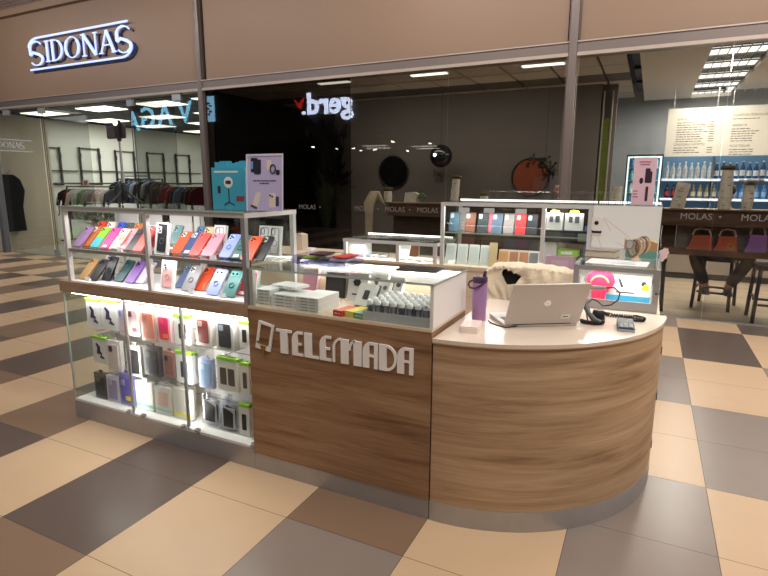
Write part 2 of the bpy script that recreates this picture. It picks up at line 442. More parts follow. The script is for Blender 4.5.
t = thing('shop_sign', 'white lit SIDONAS letters between two rails on the taupe fascia', 'sign', (-10.40, GY - .06, 3.735)); t.scale = (1.03, 1, .91)
b = MB(); T0 = Matrix.Scale(1, 4)
SD = Matrix.Diagonal((1.17, 1, 1, 1)); serif_letters(b, Matrix.Translation((.02, 0, .085)) @ SD, .42)
b.build('lettering', M('sign_cool_white', (176, 196, 246), .5, 0, .95), t, 0)
b = MB()
stroke(b, [(.0, -.03), (2.55, -.03)] + arc(2.55, .17, .26, .2, -90, 0, 6), .036, None); stroke(b, arc(.3, .42, .28, .17, 180, 90, 6) + [(2.75, .6)], .036, None)
b.build('rail', M('sign_cool_white', (176, 196, 246), .5, 0, .95), t, 0)
b = MB(); serif_letters(b, Matrix.Translation((.05, .055, .06)) @ SD, .42); stroke(b, [(.02, -.055), (2.58, -.055)] + arc(2.57, .15, .27, .2, -90, 0, 6), .06, Matrix.Translation((0, .06, 0)))
b.build('side_shell', M('navy_sign_side', (30, 34, 70), .5), t, 0)

# ================================================================== KIOSK
# ---- left display cabinet (lower glass case + upper glass case)
X0, X1, KD = -2.56, -1.032, .45
t = DC = thing('display_cabinet', 'lit glass display cabinet full of phone cases at the left end of the kiosk', 'display cabinet', (0, 0, 0))
MB().box(X0, X1, 0, KD, 0, .115).build('plinth', STEEL, t, 0)
MB().box(X0 + .004, X1, .004, KD, .116, .13).build('base_board', WHITE, t, 0)
b = MB(); b.box(X0 + .02, X1, .30, .32, .131, .862, 0)
for k in range(6): b.box(X0 + .02, X1, .298, .3, .2 + k * .11, .206 + k * .11, 1)
b.build('slat_back_panel', [WHITE, GREY], t, 0)
MB().box(X0 - .012, X1, -.008, KD + .005, .866, .937).build('wood_trim', WOODT, t, 0)
for xa, xb in ((X0, -1.999), (-1.993, -1.531), (-1.525, X1 - .003)):
    bx(xa, xb, .004, .01, .134, .864).build('glass_pane', GLASS, t, 0)
bx(X0, X0 + .006, .012, .30, .134, .864).build('side_pane', GLASS, t, 0)
b = MB(); b.box(X0 - .001, X0 + .007, .002, .011, .134, .864); b.build('pane_edge', EDGE, t, 0)
for xs in (-1.996, -1.528): MB().box(xs - .005, xs + .005, .001, .012, .134, .864).build('pane_edge', GREY, t, 0)
for xs in (-2.03, -1.9, -1.56, -1.45, -1.04):
    b = MB(); b.box(xs - .012, xs + .012, -.004, .012, .128, .15); b.lathe([(.009, 0), (.009, .012), (0, .013)], 12, 0, TR((xs, -.004, .14), 90)); b.build('pane_clip', STEEL, t)
for xs in (-2.5, -2.0, -1.53):
    b = MB(); b.box(xs, xs + .45, .02, .05, .853, .862); b.build('led_strip', LED, t, 0)
PX = [-2.475, -1.755, -1.045]
for k, x in enumerate(PX):
    MB().box(x - .013, x + .013, .002, .028, .938, 1.385).build('post', ALU if k != 2 else GREY, t, 0)
    MB().box(x - .013, x + .013, KD - .028, KD - .002, .938, 1.385).build('post', ALU, t, 0)
b = MB(); b.box(PX[0] - .016, PX[2] + .016, 0, .03, 1.383, 1.408); b.box(PX[0] - .016, PX[2] + .016, KD - .03, KD, 1.383, 1.408)
b.box(PX[0] - .016, PX[0] + .012, .03, KD - .03, 1.383, 1.408); b.box(PX[2] - .012, PX[2] + .016, .03, KD - .03, 1.383, 1.408); b.build('top_frame', ALU, t, 0)
b = MB(); b.box(PX[0] - .03, PX[2] + .02, -.004, KD + .004, 1.409, 1.415); b.build('top_glass', GLASS, t, 0)
b = MB(); b.box(PX[0] - .03, PX[2] + .02, -.007, -.004, 1.408, 1.416); b.build('glass_edge', EDGE, t, 0)
b = MB(); b.box(PX[0], PX[2], .02, KD - .03, 1.14, 1.147); b.build('glass_shelf', GLASS, t, 0)
b = MB(); b.box(PX[0] + .013, PX[1] - .013, .008, .02, 1.13, 1.15); b.box(PX[1] + .013, PX[2] - .013, .008, .02, 1.13, 1.15); b.build('shelf_rail', GREY, t, 0)
b = MB(); b.box(PX[0] + .013, PX[2] - .013, KD - .04, KD - .03, 1.128, 1.136); b.build('led_strip', LED, t, 0)
b = MB(); b.box(PX[0], PX[2], KD - .018, KD - .012, .938, 1.38); b.build('back_pane', GLASS, t, 0)
for xs in (PX[0] - .012, PX[2] + .005): MB().box(xs, xs + .005, .03, KD - .03, .938, 1.38).build('side_pane', GLASS, t, 0)
MB().box(PX[0], PX[2], .004, KD - .02, .938, .944).build('deck_board', WHITE, t, 0)
light('cabinet_led_and_fill', (-1.78, .07, .848), (30, 0, 0), 1.4, .03, 8, (255, 250, 244))
for xs in (-1.996, -1.528):  # seam strips and fill lamps added to brighten the lower case
    MB().box(xs - .006, xs + .006, .0125, .018, .14, .85).build('seam_fill_profile', ALU, DC, 0)
    light('cabinet_led_and_fill', (xs, .02, .42), (90, 0, 0), .012, .55, .9, (255, 250, 244))
light('cabinet_led_and_fill', (-1.75, .05, 1.37), (18, 0, 0), 1.38, .02, 3.0, (255, 250, 244))
light('cabinet_led_and_fill', (-1.75, .06, 1.12), (22, 0, 0), 1.38, .02, 1.6, (255, 250, 244))

# ---- front counter cabinet with sign
t = thing('counter_cabinet', 'brown wood panelled counter with a glass case on top and white TELEMADA lettering', 'counter', (0, 0, 0))
MB().box(-1.03, -.004, .0, .48, 0, .1).build('plinth', STEEL, t, 0)
MB().box(-1.03, -.004, -.004, .48, .101, .915).build('wood_panel', WOODP, t, 0)
MB().box(-1.03, -.004, -.004, .48, .916, .93).build('deck_board', WOODB, t, 0)
MB().box(-.016, 0, .0, .462, .931, 1.124).build('end_panel', WHITE, t, 0)
MB().box(-1.028, -.018, .0, .006, .931, 1.124).build('front_pane', GLASS, t, 0)
bx(-1.026, .003, -.003, .465, 1.125, 1.133).build('top_pane', GLASS, t, 0)
b = MB(); b.box(-1.026, .003, -.0045, -.003, 1.124, 1.134); b.box(.003, .0045, -.003, .465, 1.124, 1.134); b.build('glass_edge', EDGE, t, 0)
b = MB(); b.box(-1.026, -.02, .45, .46, 1.04, 1.118, 0); b.box(-1.026, -.02, .452, .46, .931, 1.04, 1); b.build('back_rail', [ALU, WOODB], t, 0)
b = MB()
for k in range(61): b.box(-.995 + k * .016, -.981 + k * .016, .43, .449, 1.095, 1.12)
b.build('led_strip', LED, t, 0)
for xs in (-1.013,): MB().box(xs - .012, xs + .012, .008, .03, .931, 1.124).build('post', ALU, t, 0)
b = MB(); b.lathe([(.007, 0), (.007, .012), (0, .013)], 12, 0, TR((-.03, -.001, 1.03), 90)); b.build('lock', STEEL, t)
light('counter_led', (-.5, .42, 1.11), (20, 0, 0), .95, .02, 2.6, (255, 248, 240))
# sign: art-deco letters (heavy left stems), on the panel
LZ, LH = .706, .126
b = MB()
def rect(x0, x1, z0, z1): b.prism([(x0, z0), (x1, z0), (x1, z1), (x0, z1)], -.012, -.0045, 'Y')
zt = LZ + LH
rect(-.847, -.754, zt - .014, zt); rect(-.823, -.778, LZ, zt - .0142)
for xe in (-.751, -.586):
    b.prism([(xe, LZ), (xe + .034, LZ), (xe + .034, zt)] + arc(xe + .034, zt - .05, .034, .05, 90, 180, 8), -.012, -.0045, 'Y')
    rect(xe + .034, xe + .066, LZ, LZ + .013); rect(xe + .034, xe + .057, LZ + .056, LZ + .068); rect(xe + .034, xe + .064, zt - .013, zt)
rect(-.676, -.633, LZ, zt); rect(-.633, -.592, LZ, LZ + .013)
stroke(b, [(-.506, LZ), (-.506, LZ + .07)] + arc(-.466, LZ + .07, .04, .05, 180, 90, 8), .012, Matrix.Translation((0, -.0045, 0)), .0075)
rect(-.466, -.424, LZ, zt - .004)
stroke(b, [(-.419, LZ + .07)] + arc(-.386, LZ + .07, .033, .05, 180, 90, 8), .012, Matrix.Translation((0, -.0045, 0)), .0075)
rect(-.396, -.353, LZ, zt - .004)
for xa in (-.346, -.167):
    b.prism([(xa, LZ), (xa + .034, LZ), (xa + .034, zt)] + arc(xa + .034, zt - .05, .034, .05, 90, 180, 8), -.012, -.0045, 'Y')
    rect(xa + .034, xa + .06, zt - .013, zt); rect(xa + .06, xa + .079, LZ, zt); rect(xa + .034, xa + .06, LZ + .055, LZ + .066)
rect(-.26, -.222, LZ, zt)
stroke(b, [(-.222, zt - .007)] + arc(-.222, LZ + .063, .047, .056, 90, -90, 14) + [(-.222, LZ + .007)], .013, Matrix.Translation((0, -.0045, 0)), .0075)
b.build('sign_lettering', M('sign_white_acrylic', (246, 244, 242), .35), t, 0)
b = MB(); E4 = [(-.956, .863), (-.861, .846), (-.89, .700), (-.986, .712)]; ctr = Vector((-.923, .78))
I4 = [(-.943, .846), (-.876, .834), (-.901, .727), (-.968, .737)]
for k in range(4): b.prism([E4[k], E4[(k + 1) % 4], I4[(k + 1) % 4], I4[k]], -.012, -.0045, 'Y')
em = b.build('phone_emblem', M('sign_white_acrylic', (246, 244, 242), .35), t, 0)
b = MB(); stroke(b, [(-.972, .748), (-.93, .74), (-.895, .748)], .008, Matrix.Translation((0, -.012, 0)), .004)
b.prism([(-.95, .728), (-.915, .728), (-.926, .69), (-.932, .665), (-.938, .69)], -.016, -.012, 'Y')
tag(b.build('gold_pointer', M('gold_foil', (170, 130, 60), .3, .8), em, 0), 'small gold pointer on the white phone outline')

# ---- curved reception counter
RC = .93
def quarter(r, n=40): return [(r * math.sin(PI / 2 * k / n), RC - r * math.cos(PI / 2 * k / n)) for k in range(n + 1)]
t = thing('reception_counter', 'curved oak counter with a pale worktop at the right of the kiosk', 'counter', (0, 0, 0))
def shell(r0, r1, z0, z1):
    a, c = quarter(r0), quarter(r1); m = MB(); n = len(a)
    vs = [(p[0], p[1], z) for z in (z0, z1) for p in a] + [(p[0], p[1], z) for z in (z0, z1) for p in c]; fs = []
    for i in range(n - 1):
        fs += [(i, i + 1, n + i + 1, n + i), (2 * n + i, 3 * n + i, 3 * n + i + 1, 2 * n + i + 1), (n + i, n + i + 1, 3 * n + i + 1, 3 * n + i), (i, 2 * n + i, 2 * n + i + 1, i + 1)]
    fs += [(0, n, 3 * n, 2 * n), (n - 1, 3 * n - 1, 4 * n - 1, 2 * n - 1)]
    return m.add(vs, fs)
shell(RC, RC - .02, 0, .1).build('plinth', STEEL, t, 30)
shell(RC - .002, RC - .02, .101, .868).build('curved_panel', WOODC, t, 30)
MB().prism(quarter(RC + .006) + [(0.0, RC)], .869, .874).build('edge_band', WOODC, t, 30)
MB().prism(quarter(RC + .006) + [(0.003, RC + .0)], .8745, .891).build('worktop', M('worktop_cream', (226, 210, 194), .16, 0, 0, .5, .03, 6), t, 30)
for z in (.72, .47, .2): MB().box(.915, .93, .86, .915, z - .02, z + .02).build('hinge', DGREY, t, 0)
MB().box(-.002, .002, .002, .01, .0, .868).build('joint_strip', BLACK, t, 0)

# ---- side counter and low glass case with aluminium frame
t = thing('side_counter', 'pale counter block joining the curved counter to the rear row', 'counter', (0, 0, 0))
MB().box(.455, .9, RC + .004, 1.88, 0, .874).build('carcass', WOODB, t, 0)
MB().box(.455, .905, RC + .004, 1.88, .8745, .891).build('top_board', WOODB, t, 0)
t = thing('low_showcase', 'low glass showcase with grey aluminium frame at the right end of the kiosk', 'showcase', (0, 0, 0))
sx0, sx1, sy0, sy1, sz0, sz1 = .462, .89, .945, 1.86, .892, 1.13
b = MB()
b.box(sx0, sx1, sy0, sy0 + .02, sz0, sz0 + .05); b.box(sx0, sx1, sy0, sy0 + .02, sz1 - .03, sz1 - .006)
for x in (sx0, sx1 - .03): b.box(x, x + .03, sy0, sy0 + .02, sz0 + .05, sz1 - .03)
for x in (sx0, sx1 - .02): b.box(x, x + .02, sy1 - .02, sy1, sz0, sz1 - .006); b.box(x, x + .02, sy0 + .02, sy1 - .02, sz1 - .022, sz1 - .006)
b.build('frame', GREY, t, 0)
MB().box(sx0 + .03, sx1 - .03, sy0 + .008, sy0 + .012, sz0 + .05, sz1 - .03).build('front_pane', GLASS, t, 0)
MB().box(sx0 - .002, sx1 + .002, sy0 - .002, sy1, sz1 - .005, sz1).build('top_pane', GLASS, t, 0)
MB().box(sx1 - .006, sx1 - .002, sy0 + .021, sy1 - .021, sz0, sz1 - .023).build('side_pane', GLASS, t, 0)
MB().box(sx0 + .02, sx1 - .02, sy0 + .021, sy1 - .021, sz0, sz0 + .006).build('deck_board', WHITE, t, 0)
b = MB(); b.box(sx0 + .03, sx1 - .03, sy0 + .022, sy0 + .03, sz1 - .03, sz1 - .023); b.build('led_strip', LED, t, 0)
b = MB(); b.lathe([(.006, 0), (.006, .01), (0, .011)], 12, 0, TR((sx1 - .012, sy0, 1.0), 90)); b.build('lock', DGREY, t)
light('showcase_led', (.675, .99, 1.1), (-25, 0, 0), .4, .02, 1.6, (255, 250, 246))

# ---- rear row: base, low case, tall case
t = thing('rear_counter', 'long pale wood base counter along the back of the kiosk', 'counter', (0, 0, 0))
RX0, RX1, RY, RB = -2.6, .89, 1.9, 2.38
MB().box(RX0, RX1, RY, RB, .1, .885).build('carcass', WOODB, t, 0)
MB().box(RX0, RX1, RY + .02, RB, 0, .099).build('plinth', STEEL, t, 0)
MB().box(RX0, RX1, RY - .01, RB, .886, .915).build('top_board', M('beige_worktop', (214, 192, 170), .45, 0, 0, .5, .04, 8), t, 0)
def case(name, label, x0, x1, z1, posts, shelf=None, led=2.0, top_led=True):
    t = thing(name, label, 'showcase', (0, 0, 0)); z0 = .916; y0, y1 = RY + .005, RB - .01
    for x in posts:
        MB().box(x - .014, x + .014, y0, y0 + .026, z0, z1 - .035).build('post', ALU, t, 0)
        MB().box(x - .012, x + .012, y1 - .024, y1, z0, z1 - .035).build('post', ALU, t, 0)
    b = MB(); b.box(x0, x1, y0, y0 + .03, z1 - .034, z1 - .008); b.box(x0, x1, y1 - .03, y1, z1 - .034, z1 - .008)
    b.box(x0, x0 + .026, y0 + .03, y1 - .03, z1 - .034, z1 - .008); b.box(x1 - .026, x1, y0 + .03, y1 - .03, z1 - .034, z1 - .008); b.build('top_frame', ALU, t, 0)
    MB().box(x0 - .003, x1 + .003, y0 - .003, y1 + .003, z1 - .007, z1).build('top_pane', GLASS, t, 0)
    for k in range(len(posts) - 1):
        MB().box(posts[k] + .015, posts[k + 1] - .015, y0 + .01, y0 + .014, z0, z1 - .036).build('front_pane', GLASS, t, 0)
    b = MB(); k = 0; x = x0 + .02
    while x < x1 - .02: b.box(x, x + .009, y1 - .03, y1 - .015, z1 + .0005, z1 + .008); x += .0165
    b.build('led_strip', LEDD, t, 0)
    MB().box(x0 + .03, x1 - .03, y1 - .01, y1 - .006, z0, z1 - .036).build('back_pane', GLASS, t, 0)
    MB().box(x0 + .002, x0 + .006, y0 + .03, y1 - .03, z0, z1 - .036).build('side_pane', GLASS, t, 0)
    if shelf:
        MB().box(posts[0] + .015, posts[-1] - .015, y0 + .02, y1 - .03, shelf - .007, shelf).build('glass_shelf', GLASS, t, 0)
        b = MB(); b.box(posts[0] + .015, posts[-1] - .015, y0 + .014, y0 + .02, shelf - .009, shelf + .001); b.build('shelf_edge', EDGE, t, 0)
    light('case_led', ((x0 + x1) / 2, y0 + .06, z1 - .05), (-20, 0, 0), x1 - x0 - .1, .02, led, (255, 250, 246))
    return t
case('low_showcase', 'long low glass showcase at the back left of the kiosk, LED strip along its top', -1.575, -.70, 1.09, [-1.555, -1.05, -.72], None, 3.0)
TC = case('tall_showcase', 'tall glass showcase at the back right of the kiosk with phone wallets inside', -.675, .455, 1.42, [-.66, .12, .44], 1.18, 6.0)
MB().box(.457, .885, RY + .01, RY + .022, .916, 1.412).build('white_side_board', WHITE, TC, 0)
b = MB(); b.box(.457, .888, RY + .005, RB - .02, 1.413, 1.42)
b.build('board_top', GLASS, TC, 0)
b = MB(); x = .46
while x < .88: b.box(x, x + .009, RB - .04, RB - .025, 1.4205, 1.428); x += .0165
b.build('led_strip', LEDD, TC, 0)
MB().box(.884, .889, RY + .005, RB - .02, .916, 1.42).build('side_pane', GLASS, TC, 0)

# ================================================================== PHONE CASES
def phone_case(label, col, loc, lean=44, rz=0, w=.075, h=.162, group=None, cam='square', tagp=False, ring=None, col2=None, dots=None, finish=.4, camcol=None):
    t = thing('phone_case', label, 'phone case', loc, (-lean, 0, rz), group)
    m = M('case_' + str(len(MATS)), col, finish)
    b = MB(); b.prism(rrect(w, h, .009, 0, h / 2), -.005, .005, 'Y', 0)
    if col2: b.prism(rrect(w, h * .45, .012, 0, h * .225), -.0056, -.0049, 'Y', 1)
    if dots:
        q = random.Random(label)
        for k in range(26): b.prism(circ(.0022 + q.random() * .003, (q.random() - .5) * w * .85, .01 + q.random() * h * .7, 7), -.0057, -.0049, 'Y', 1)
    b.build('shell', [m, M('case_second_' + str(col2 or dots), col2 or dots or col, finish)], t)
    cw = .034 if cam != 'wide' else .056
    ch = .036 if cam == 'square' else .03 if cam == 'wide' else .05
    if cam == 'pill': cw = .022
    cx, cz = -w / 2 + .008 + cw / 2, h - .008 - ch / 2
    b = MB(); b.prism(rrect(cw, ch, .008, cx, cz), -.0075, -.0051, 'Y', 0)
    for dx, dz in (((-.2, .22), (-.2, -.22), (.22, 0)) if cam == 'square' else ((-.25, 0), (.25, 0)) if cam == 'wide' else ((0, .25), (0, -.25))):
        b.prism(circ(.0065, cx + dx * cw, cz + dz * ch, 12), -.0085, -.0076, 'Y', 1)
    b.build('camera_surround', [M('cam_' + str(col), camcol or tuple(min(255, c * 1.15 + 12) for c in col), .3), LENS], t)
    if tagp: MB().prism(rrect(.034, .02, .002, .004, .013), -.0085, -.006, 'Y').build('price_tag', PAPER, t, 0)
    if ring: MB().tube([(.015 * math.cos(a * PI / 10), -.0075, h * .42 + .015 * math.sin(a * PI / 10)) for a in range(20)], .002, 6, 0, None, True).build('ring_holder', M('ring_' + str(ring), ring, .25, .6), t)
    return t


def pc(label, col, u0, u1, v, z, **k):
    a, c = at(u0, v, z=z), at(u1, v, z=z)
    k.setdefault('w', max(.077, min(.094, abs(c.x - a.x) * 1.4)))
    y = max(.05, min(.12, (a.y + c.y) / 2))
    p = at((u0 + u1) / 2, v, y=y)
    return phone_case(label, col, (p.x, y, z + .004), **k)


US, LS = 1.148, .945
G1 = 'phone cases on the upper shelf of the left bay'; G2 = 'phone cases on the lower shelf of the left bay'
G3 = 'phone cases on the upper shelf of the right bay'; G4 = 'phone cases on the lower shelf of the right bay'
pc('lilac phone case, leftmost on the upper shelf of the display cabinet', (170, 130, 190), 72.5, 80.5, 247, US, group=G1)
pc('orange-brown phone case with a white sticker beside the lilac one', (196, 112, 56), 81, 89.5, 247, US, group=G1, camcol=(235, 230, 225))
pc('lime green and sky blue two-tone phone case', (140, 215, 60), 90, 98, 248, US, group=G1, col2=(80, 190, 225), tagp=False)
pc('hot pink phone case on the upper shelf of the left bay', (240, 70, 150), 98.5, 109, 249, US, group=G1, tagp=True)
pc('cream phone case with dark leopard spots and a white tag', (235, 205, 185), 109.5, 117, 250, US, group=G1, dots=(60, 45, 40), tagp=True)
pc('pale pink phone case with floral dots at the right of the left bay', (245, 160, 175), 117, 126, 250, US, group=G1, dots=(225, 90, 110), tagp=True)
pc('black phone case tucked beside the pink floral one', (40, 38, 42), 126.5, 132.5, 251, US, group=G1)
pc('coral red phone case against the middle post, upper shelf of left bay', (240, 75, 70), 133, 141, 252, US, group=G1)
for (u0, u1, v, col, lab) in ((92, 100, 246, (235, 70, 50), 'red-orange phone case peeping out behind the lime case'), (101, 109, 246, (240, 225, 225), 'white and pink phone case standing behind the hot pink one'),
                              (112, 119, 246, (50, 80, 200), 'royal blue phone case top showing behind the leopard case'), (120, 127, 247, (75, 90, 90), 'grey-green phone case behind the floral case'),
                              (128, 136, 247, (185, 115, 75), 'tan phone case at the back behind the black one')):
    p = at((u0 + u1) / 2, v - 4, y=.19)
    phone_case(lab, col, (p.x, .2, US + .045), 30, 0, .07, .125, 'back row of phone cases in the left bay')
pc('gold-brown glitter phone case, first on the lower shelf of the left bay', (176, 138, 92), 78, 87, 280, LS, group=G2)
pc('black phone case leaning second on the lower left shelf', (34, 34, 38), 88.5, 96.5, 281, LS, group=G2)
pc('black ring phone case framed by its white box on the lower left shelf', (30, 30, 34), 101.5, 110.5, 281, LS, group=G2, lean=30, ring=(70, 70, 74))
pc('dark teal phone case on the lower shelf of the left bay', (40, 78, 84), 114, 122.5, 282, LS, group=G2)
pc('violet phone case on the lower shelf of the left bay', (130, 92, 170), 124, 134, 283.5, LS, group=G2, camcol=(120, 80, 160))
pc('pale lilac phone case against the middle post on the lower shelf', (206, 194, 226), 135, 143, 284, LS, group=G2)
pc('orange phone case beside the boxed black case', (244, 98, 54), 170, 181, 253.5, US, group=G3, camcol=(245, 235, 230), cam='square')
pc('navy blue phone case beside the orange one', (50, 78, 132), 181.5, 190, 253.5, US, group=G3, tagp=True, camcol=(230, 232, 240))
pc('bright coral phone case leaning in front of the navy one', (238, 76, 72), 188.5, 199, 256, US, group=G3)
pc('rose pink phone case on the upper shelf of the right bay', (240, 140, 160), 201, 213, 256.5, US, group=G3, camcol=(240, 150, 170))
pc('periwinkle ring phone case on the upper shelf of the right bay', (140, 156, 226), 218.5, 229.5, 258, US, group=G3, ring=(120, 140, 210))
pc('dark green ring phone case on the upper shelf of the right bay', (58, 104, 104), 230, 240, 259, US, group=G3, ring=(90, 140, 140), tagp=True)
pc('orange-red phone case behind the right post', (240, 84, 52), 241, 250.5, 261, US, group=G3)
pc('charcoal phone case beside the white printed box at the end of the shelf', (58, 58, 62), 252, 262.5, 260, US, group=G3, camcol=(215, 215, 218))
for (u, col, lab) in ((173, (110, 150, 155), 'grey teal phone case standing behind the orange one'), (196, (70, 110, 150), 'blue phone case top behind the coral case'), (204, (206, 190, 150), 'beige phone case top behind the rose pink case')):
    p = at(u, 240, y=.2); phone_case(lab, col, (p.x, .2, US + .045), 30, 0, .07, .125, 'back row of phone cases in the right bay')
pc('navy phone case beside the pink boxed case on the lower right shelf', (48, 84, 140), 175, 183, 288, LS, group=G4)
pc('clear phone case with pale edges on the lower right shelf', (226, 228, 230), 183.5, 190, 288.5, LS, group=G4)
pc('grey phone case with a black rim and ring on the lower right shelf', (150, 150, 156), 180.5, 193, 291.5, LS, group=G4, ring=(80, 80, 84), camcol=(230, 230, 230), lean=38)
pc('orange phone case on the lower right shelf', (240, 92, 56), 195, 202, 291, LS, group=G4)
pc('taupe phone case with a white label on the lower right shelf', (140, 118, 108), 201, 209, 291.5, LS, group=G4)
pc('pale periwinkle ring phone case on the lower right shelf', (156, 172, 228), 205.5, 218, 295.5, LS, group=G4, ring=(120, 140, 210), cam='wide', lean=38)
pc('teal ring phone case on the lower right shelf', (70, 128, 128), 221, 234, 298, LS, group=G4, ring=(50, 90, 96), cam='wide', lean=38)
pc('red phone case with a white tag on the lower right shelf', (224, 60, 64), 235.5, 246, 296, LS, group=G4, tagp=True)


# boxed phone cases standing upright on the shelves
def case_box(label, cx, y, z, w, h, col, inner=None, d=.022, lean=12, rz=0, name='phone_case_box'):
    t = thing(name, label, 'boxed phone case', (cx, y, z), (-lean, 0, rz))
    b = MB(); ww = .008; 
    for a in ((-w / 2, -w / 2 + ww, 0, h), (w / 2 - ww, w / 2, 0, h), (-w / 2 + ww, w / 2 - ww, 0, ww), (-w / 2 + ww, w / 2 - ww, h - ww, h)): b.box(a[0], a[1], 0, d, a[2], a[3])
    b.box(-w / 2 + ww, w / 2 - ww, d - .004, d, ww, h - ww); b.build('carton', M('carton_' + str(inner), inner or (242, 242, 244), .5), t, 0)
    b = MB(); b.prism(rrect(w * .72, h * .82, .011, 0, h * .5), .004, .014, 'Y'); s = b.build('shell', M('boxed_' + str(col), col, .4), t)
    b = MB(); b.prism(rrect(w * .27, h * .22, .007, -w * .18, h * .77), .0, .0035, 'Y', 0); b.prism(circ(.006, -w * .21, h * .81, 12), -.002, -.0005, 'Y', 1); b.prism(circ(.006, -w * .15, h * .73, 12), -.002, -.0005, 'Y', 1)
    b.build('camera_surround', [M('boxcam', (205, 205, 215), .3), LENS], t)
    MB().tube([(.016 * math.cos(a * PI / 10), .0025, h * .42 + .016 * math.sin(a * PI / 10)) for a in range(20)], .0016, 6, 0, None, True).build('ring_print', M('ring_print' + str(col), tuple(min(255, c + 70) if sum(col) < 300 else c * .7 for c in col), .4), t)
    return t


p = at(160, 255, y=.06); case_box('black patterned phone case in an upright white box at the left of the right bay', p.x, .06, US + .002, .098, .185, (34, 34, 40))
p = at(165.5, 288, y=.05); case_box('pale pink ring phone case in an upright white box on the lower right shelf', p.x, .05, LS + .002, .098, .175, (244, 190, 192))
p = at(107, 281, y=.13); case_box('white empty phone carton standing behind the black ring case', p.x, .15, LS + .002, .1, .165, (120, 118, 120))
p = at(140, 255, y=.12); case_box('rose boxed case just left of the middle post on the upper shelf', p.x - .02, .22, US + .002, .08, .15, (214, 110, 110))
def outline_box(label, x, y, z, w, h, lean, n):
    t = thing('phone_case_box', label, 'boxed phone case', (x, y, z), (-lean, 0, 0))
    MB().box(-w / 2, w / 2, 0, .022, 0, h).build('carton', PAPER, t, 0)
    for k in range(n):
        cx = (k - (n - 1) / 2) * w / n; ww = w / n * .72; b = MB()
        for q in (rrect(ww, h * .86, .012, cx, h * .5), rrect(ww * .42, h * .2, .008, cx - ww * .22, h * .8)): b.tube([(p_[0], -.001, p_[1]) for p_ in q], .0016, 5, 0, None, True)
        b.tube([(cx + .017 * math.cos(a * PI / 10), -.001, h * .42 + .017 * math.sin(a * PI / 10)) for a in range(20)], .0012, 5, 0, None, True); b.build('outline_print', M('outline_ink', (70, 70, 76), .5), t)
p = at(220, 254, y=.24); outline_box('white box with a black phone outline at the back of the upper right shelf', p.x, .22, US + .002, .085, .17, 12, 1)
p = at(268, 259, y=.2); outline_box('large white box printed with phone outlines at the right end of the upper shelf', -1.13, .31, US + .002, .15, .17, 8, 2)
p = at(251, 296, y=.1); case_box('pink boxed phone case at the right end of the lower shelf', -1.09, .1, LS + .002, .062, .15, (235, 120, 140))
b = MB(); b.box(-.03, .03, 0, .01, 0, .02); 
for k, (u, v) in enumerate(((119, 251.5), (87, 281), (212, 259), (190, 291), (222, 300))):
    z = US if v < 265 else LS; y = .035 if v < 280 else .03; p = at(u, v, y=y)
    o = MB().prism([(0, 0), (.018, 0), (.006, .026)], -.02, .02, 'X').build('price_card', PAPER, None, 0, (p.x, y, z + .002))
    tag(o, 'small folded white price card at the shelf edge ' + ('under the floral case', 'under the black case', 'under the rose pink case', 'in front of the grey ring case', 'in front of the teal case')[k], 'price card')

for k, (u0, u1, v0) in enumerate(((114, 137, 209), (146, 161, 208), (169, 191, 209), (193, 198.5, 210))):
    a = at(u0, v0, y=.41); c = at(u1, v0, y=.41)
    t = thing('paper_sheet', ('white paper sheet at the back of the left bay, above the leopard case', 'white paper sheet at the back, above the boxed black case', 'wide white paper sheet at the back of the right bay', 'narrow white strip at the back of the right bay')[k], 'paper sheet', ((a.x + c.x) / 2, .41, US + .001))
    w = (c.x - a.x) / 2; MB().box(-w, w, 0, .004, 0, 1.365 - US).build('sheet', PAPER, t, 0); MB().box(-w - .004, w + .004, -.004, .008, 1.3652 - US, 1.376 - US).build('clip_rail', GREY, t, 0)

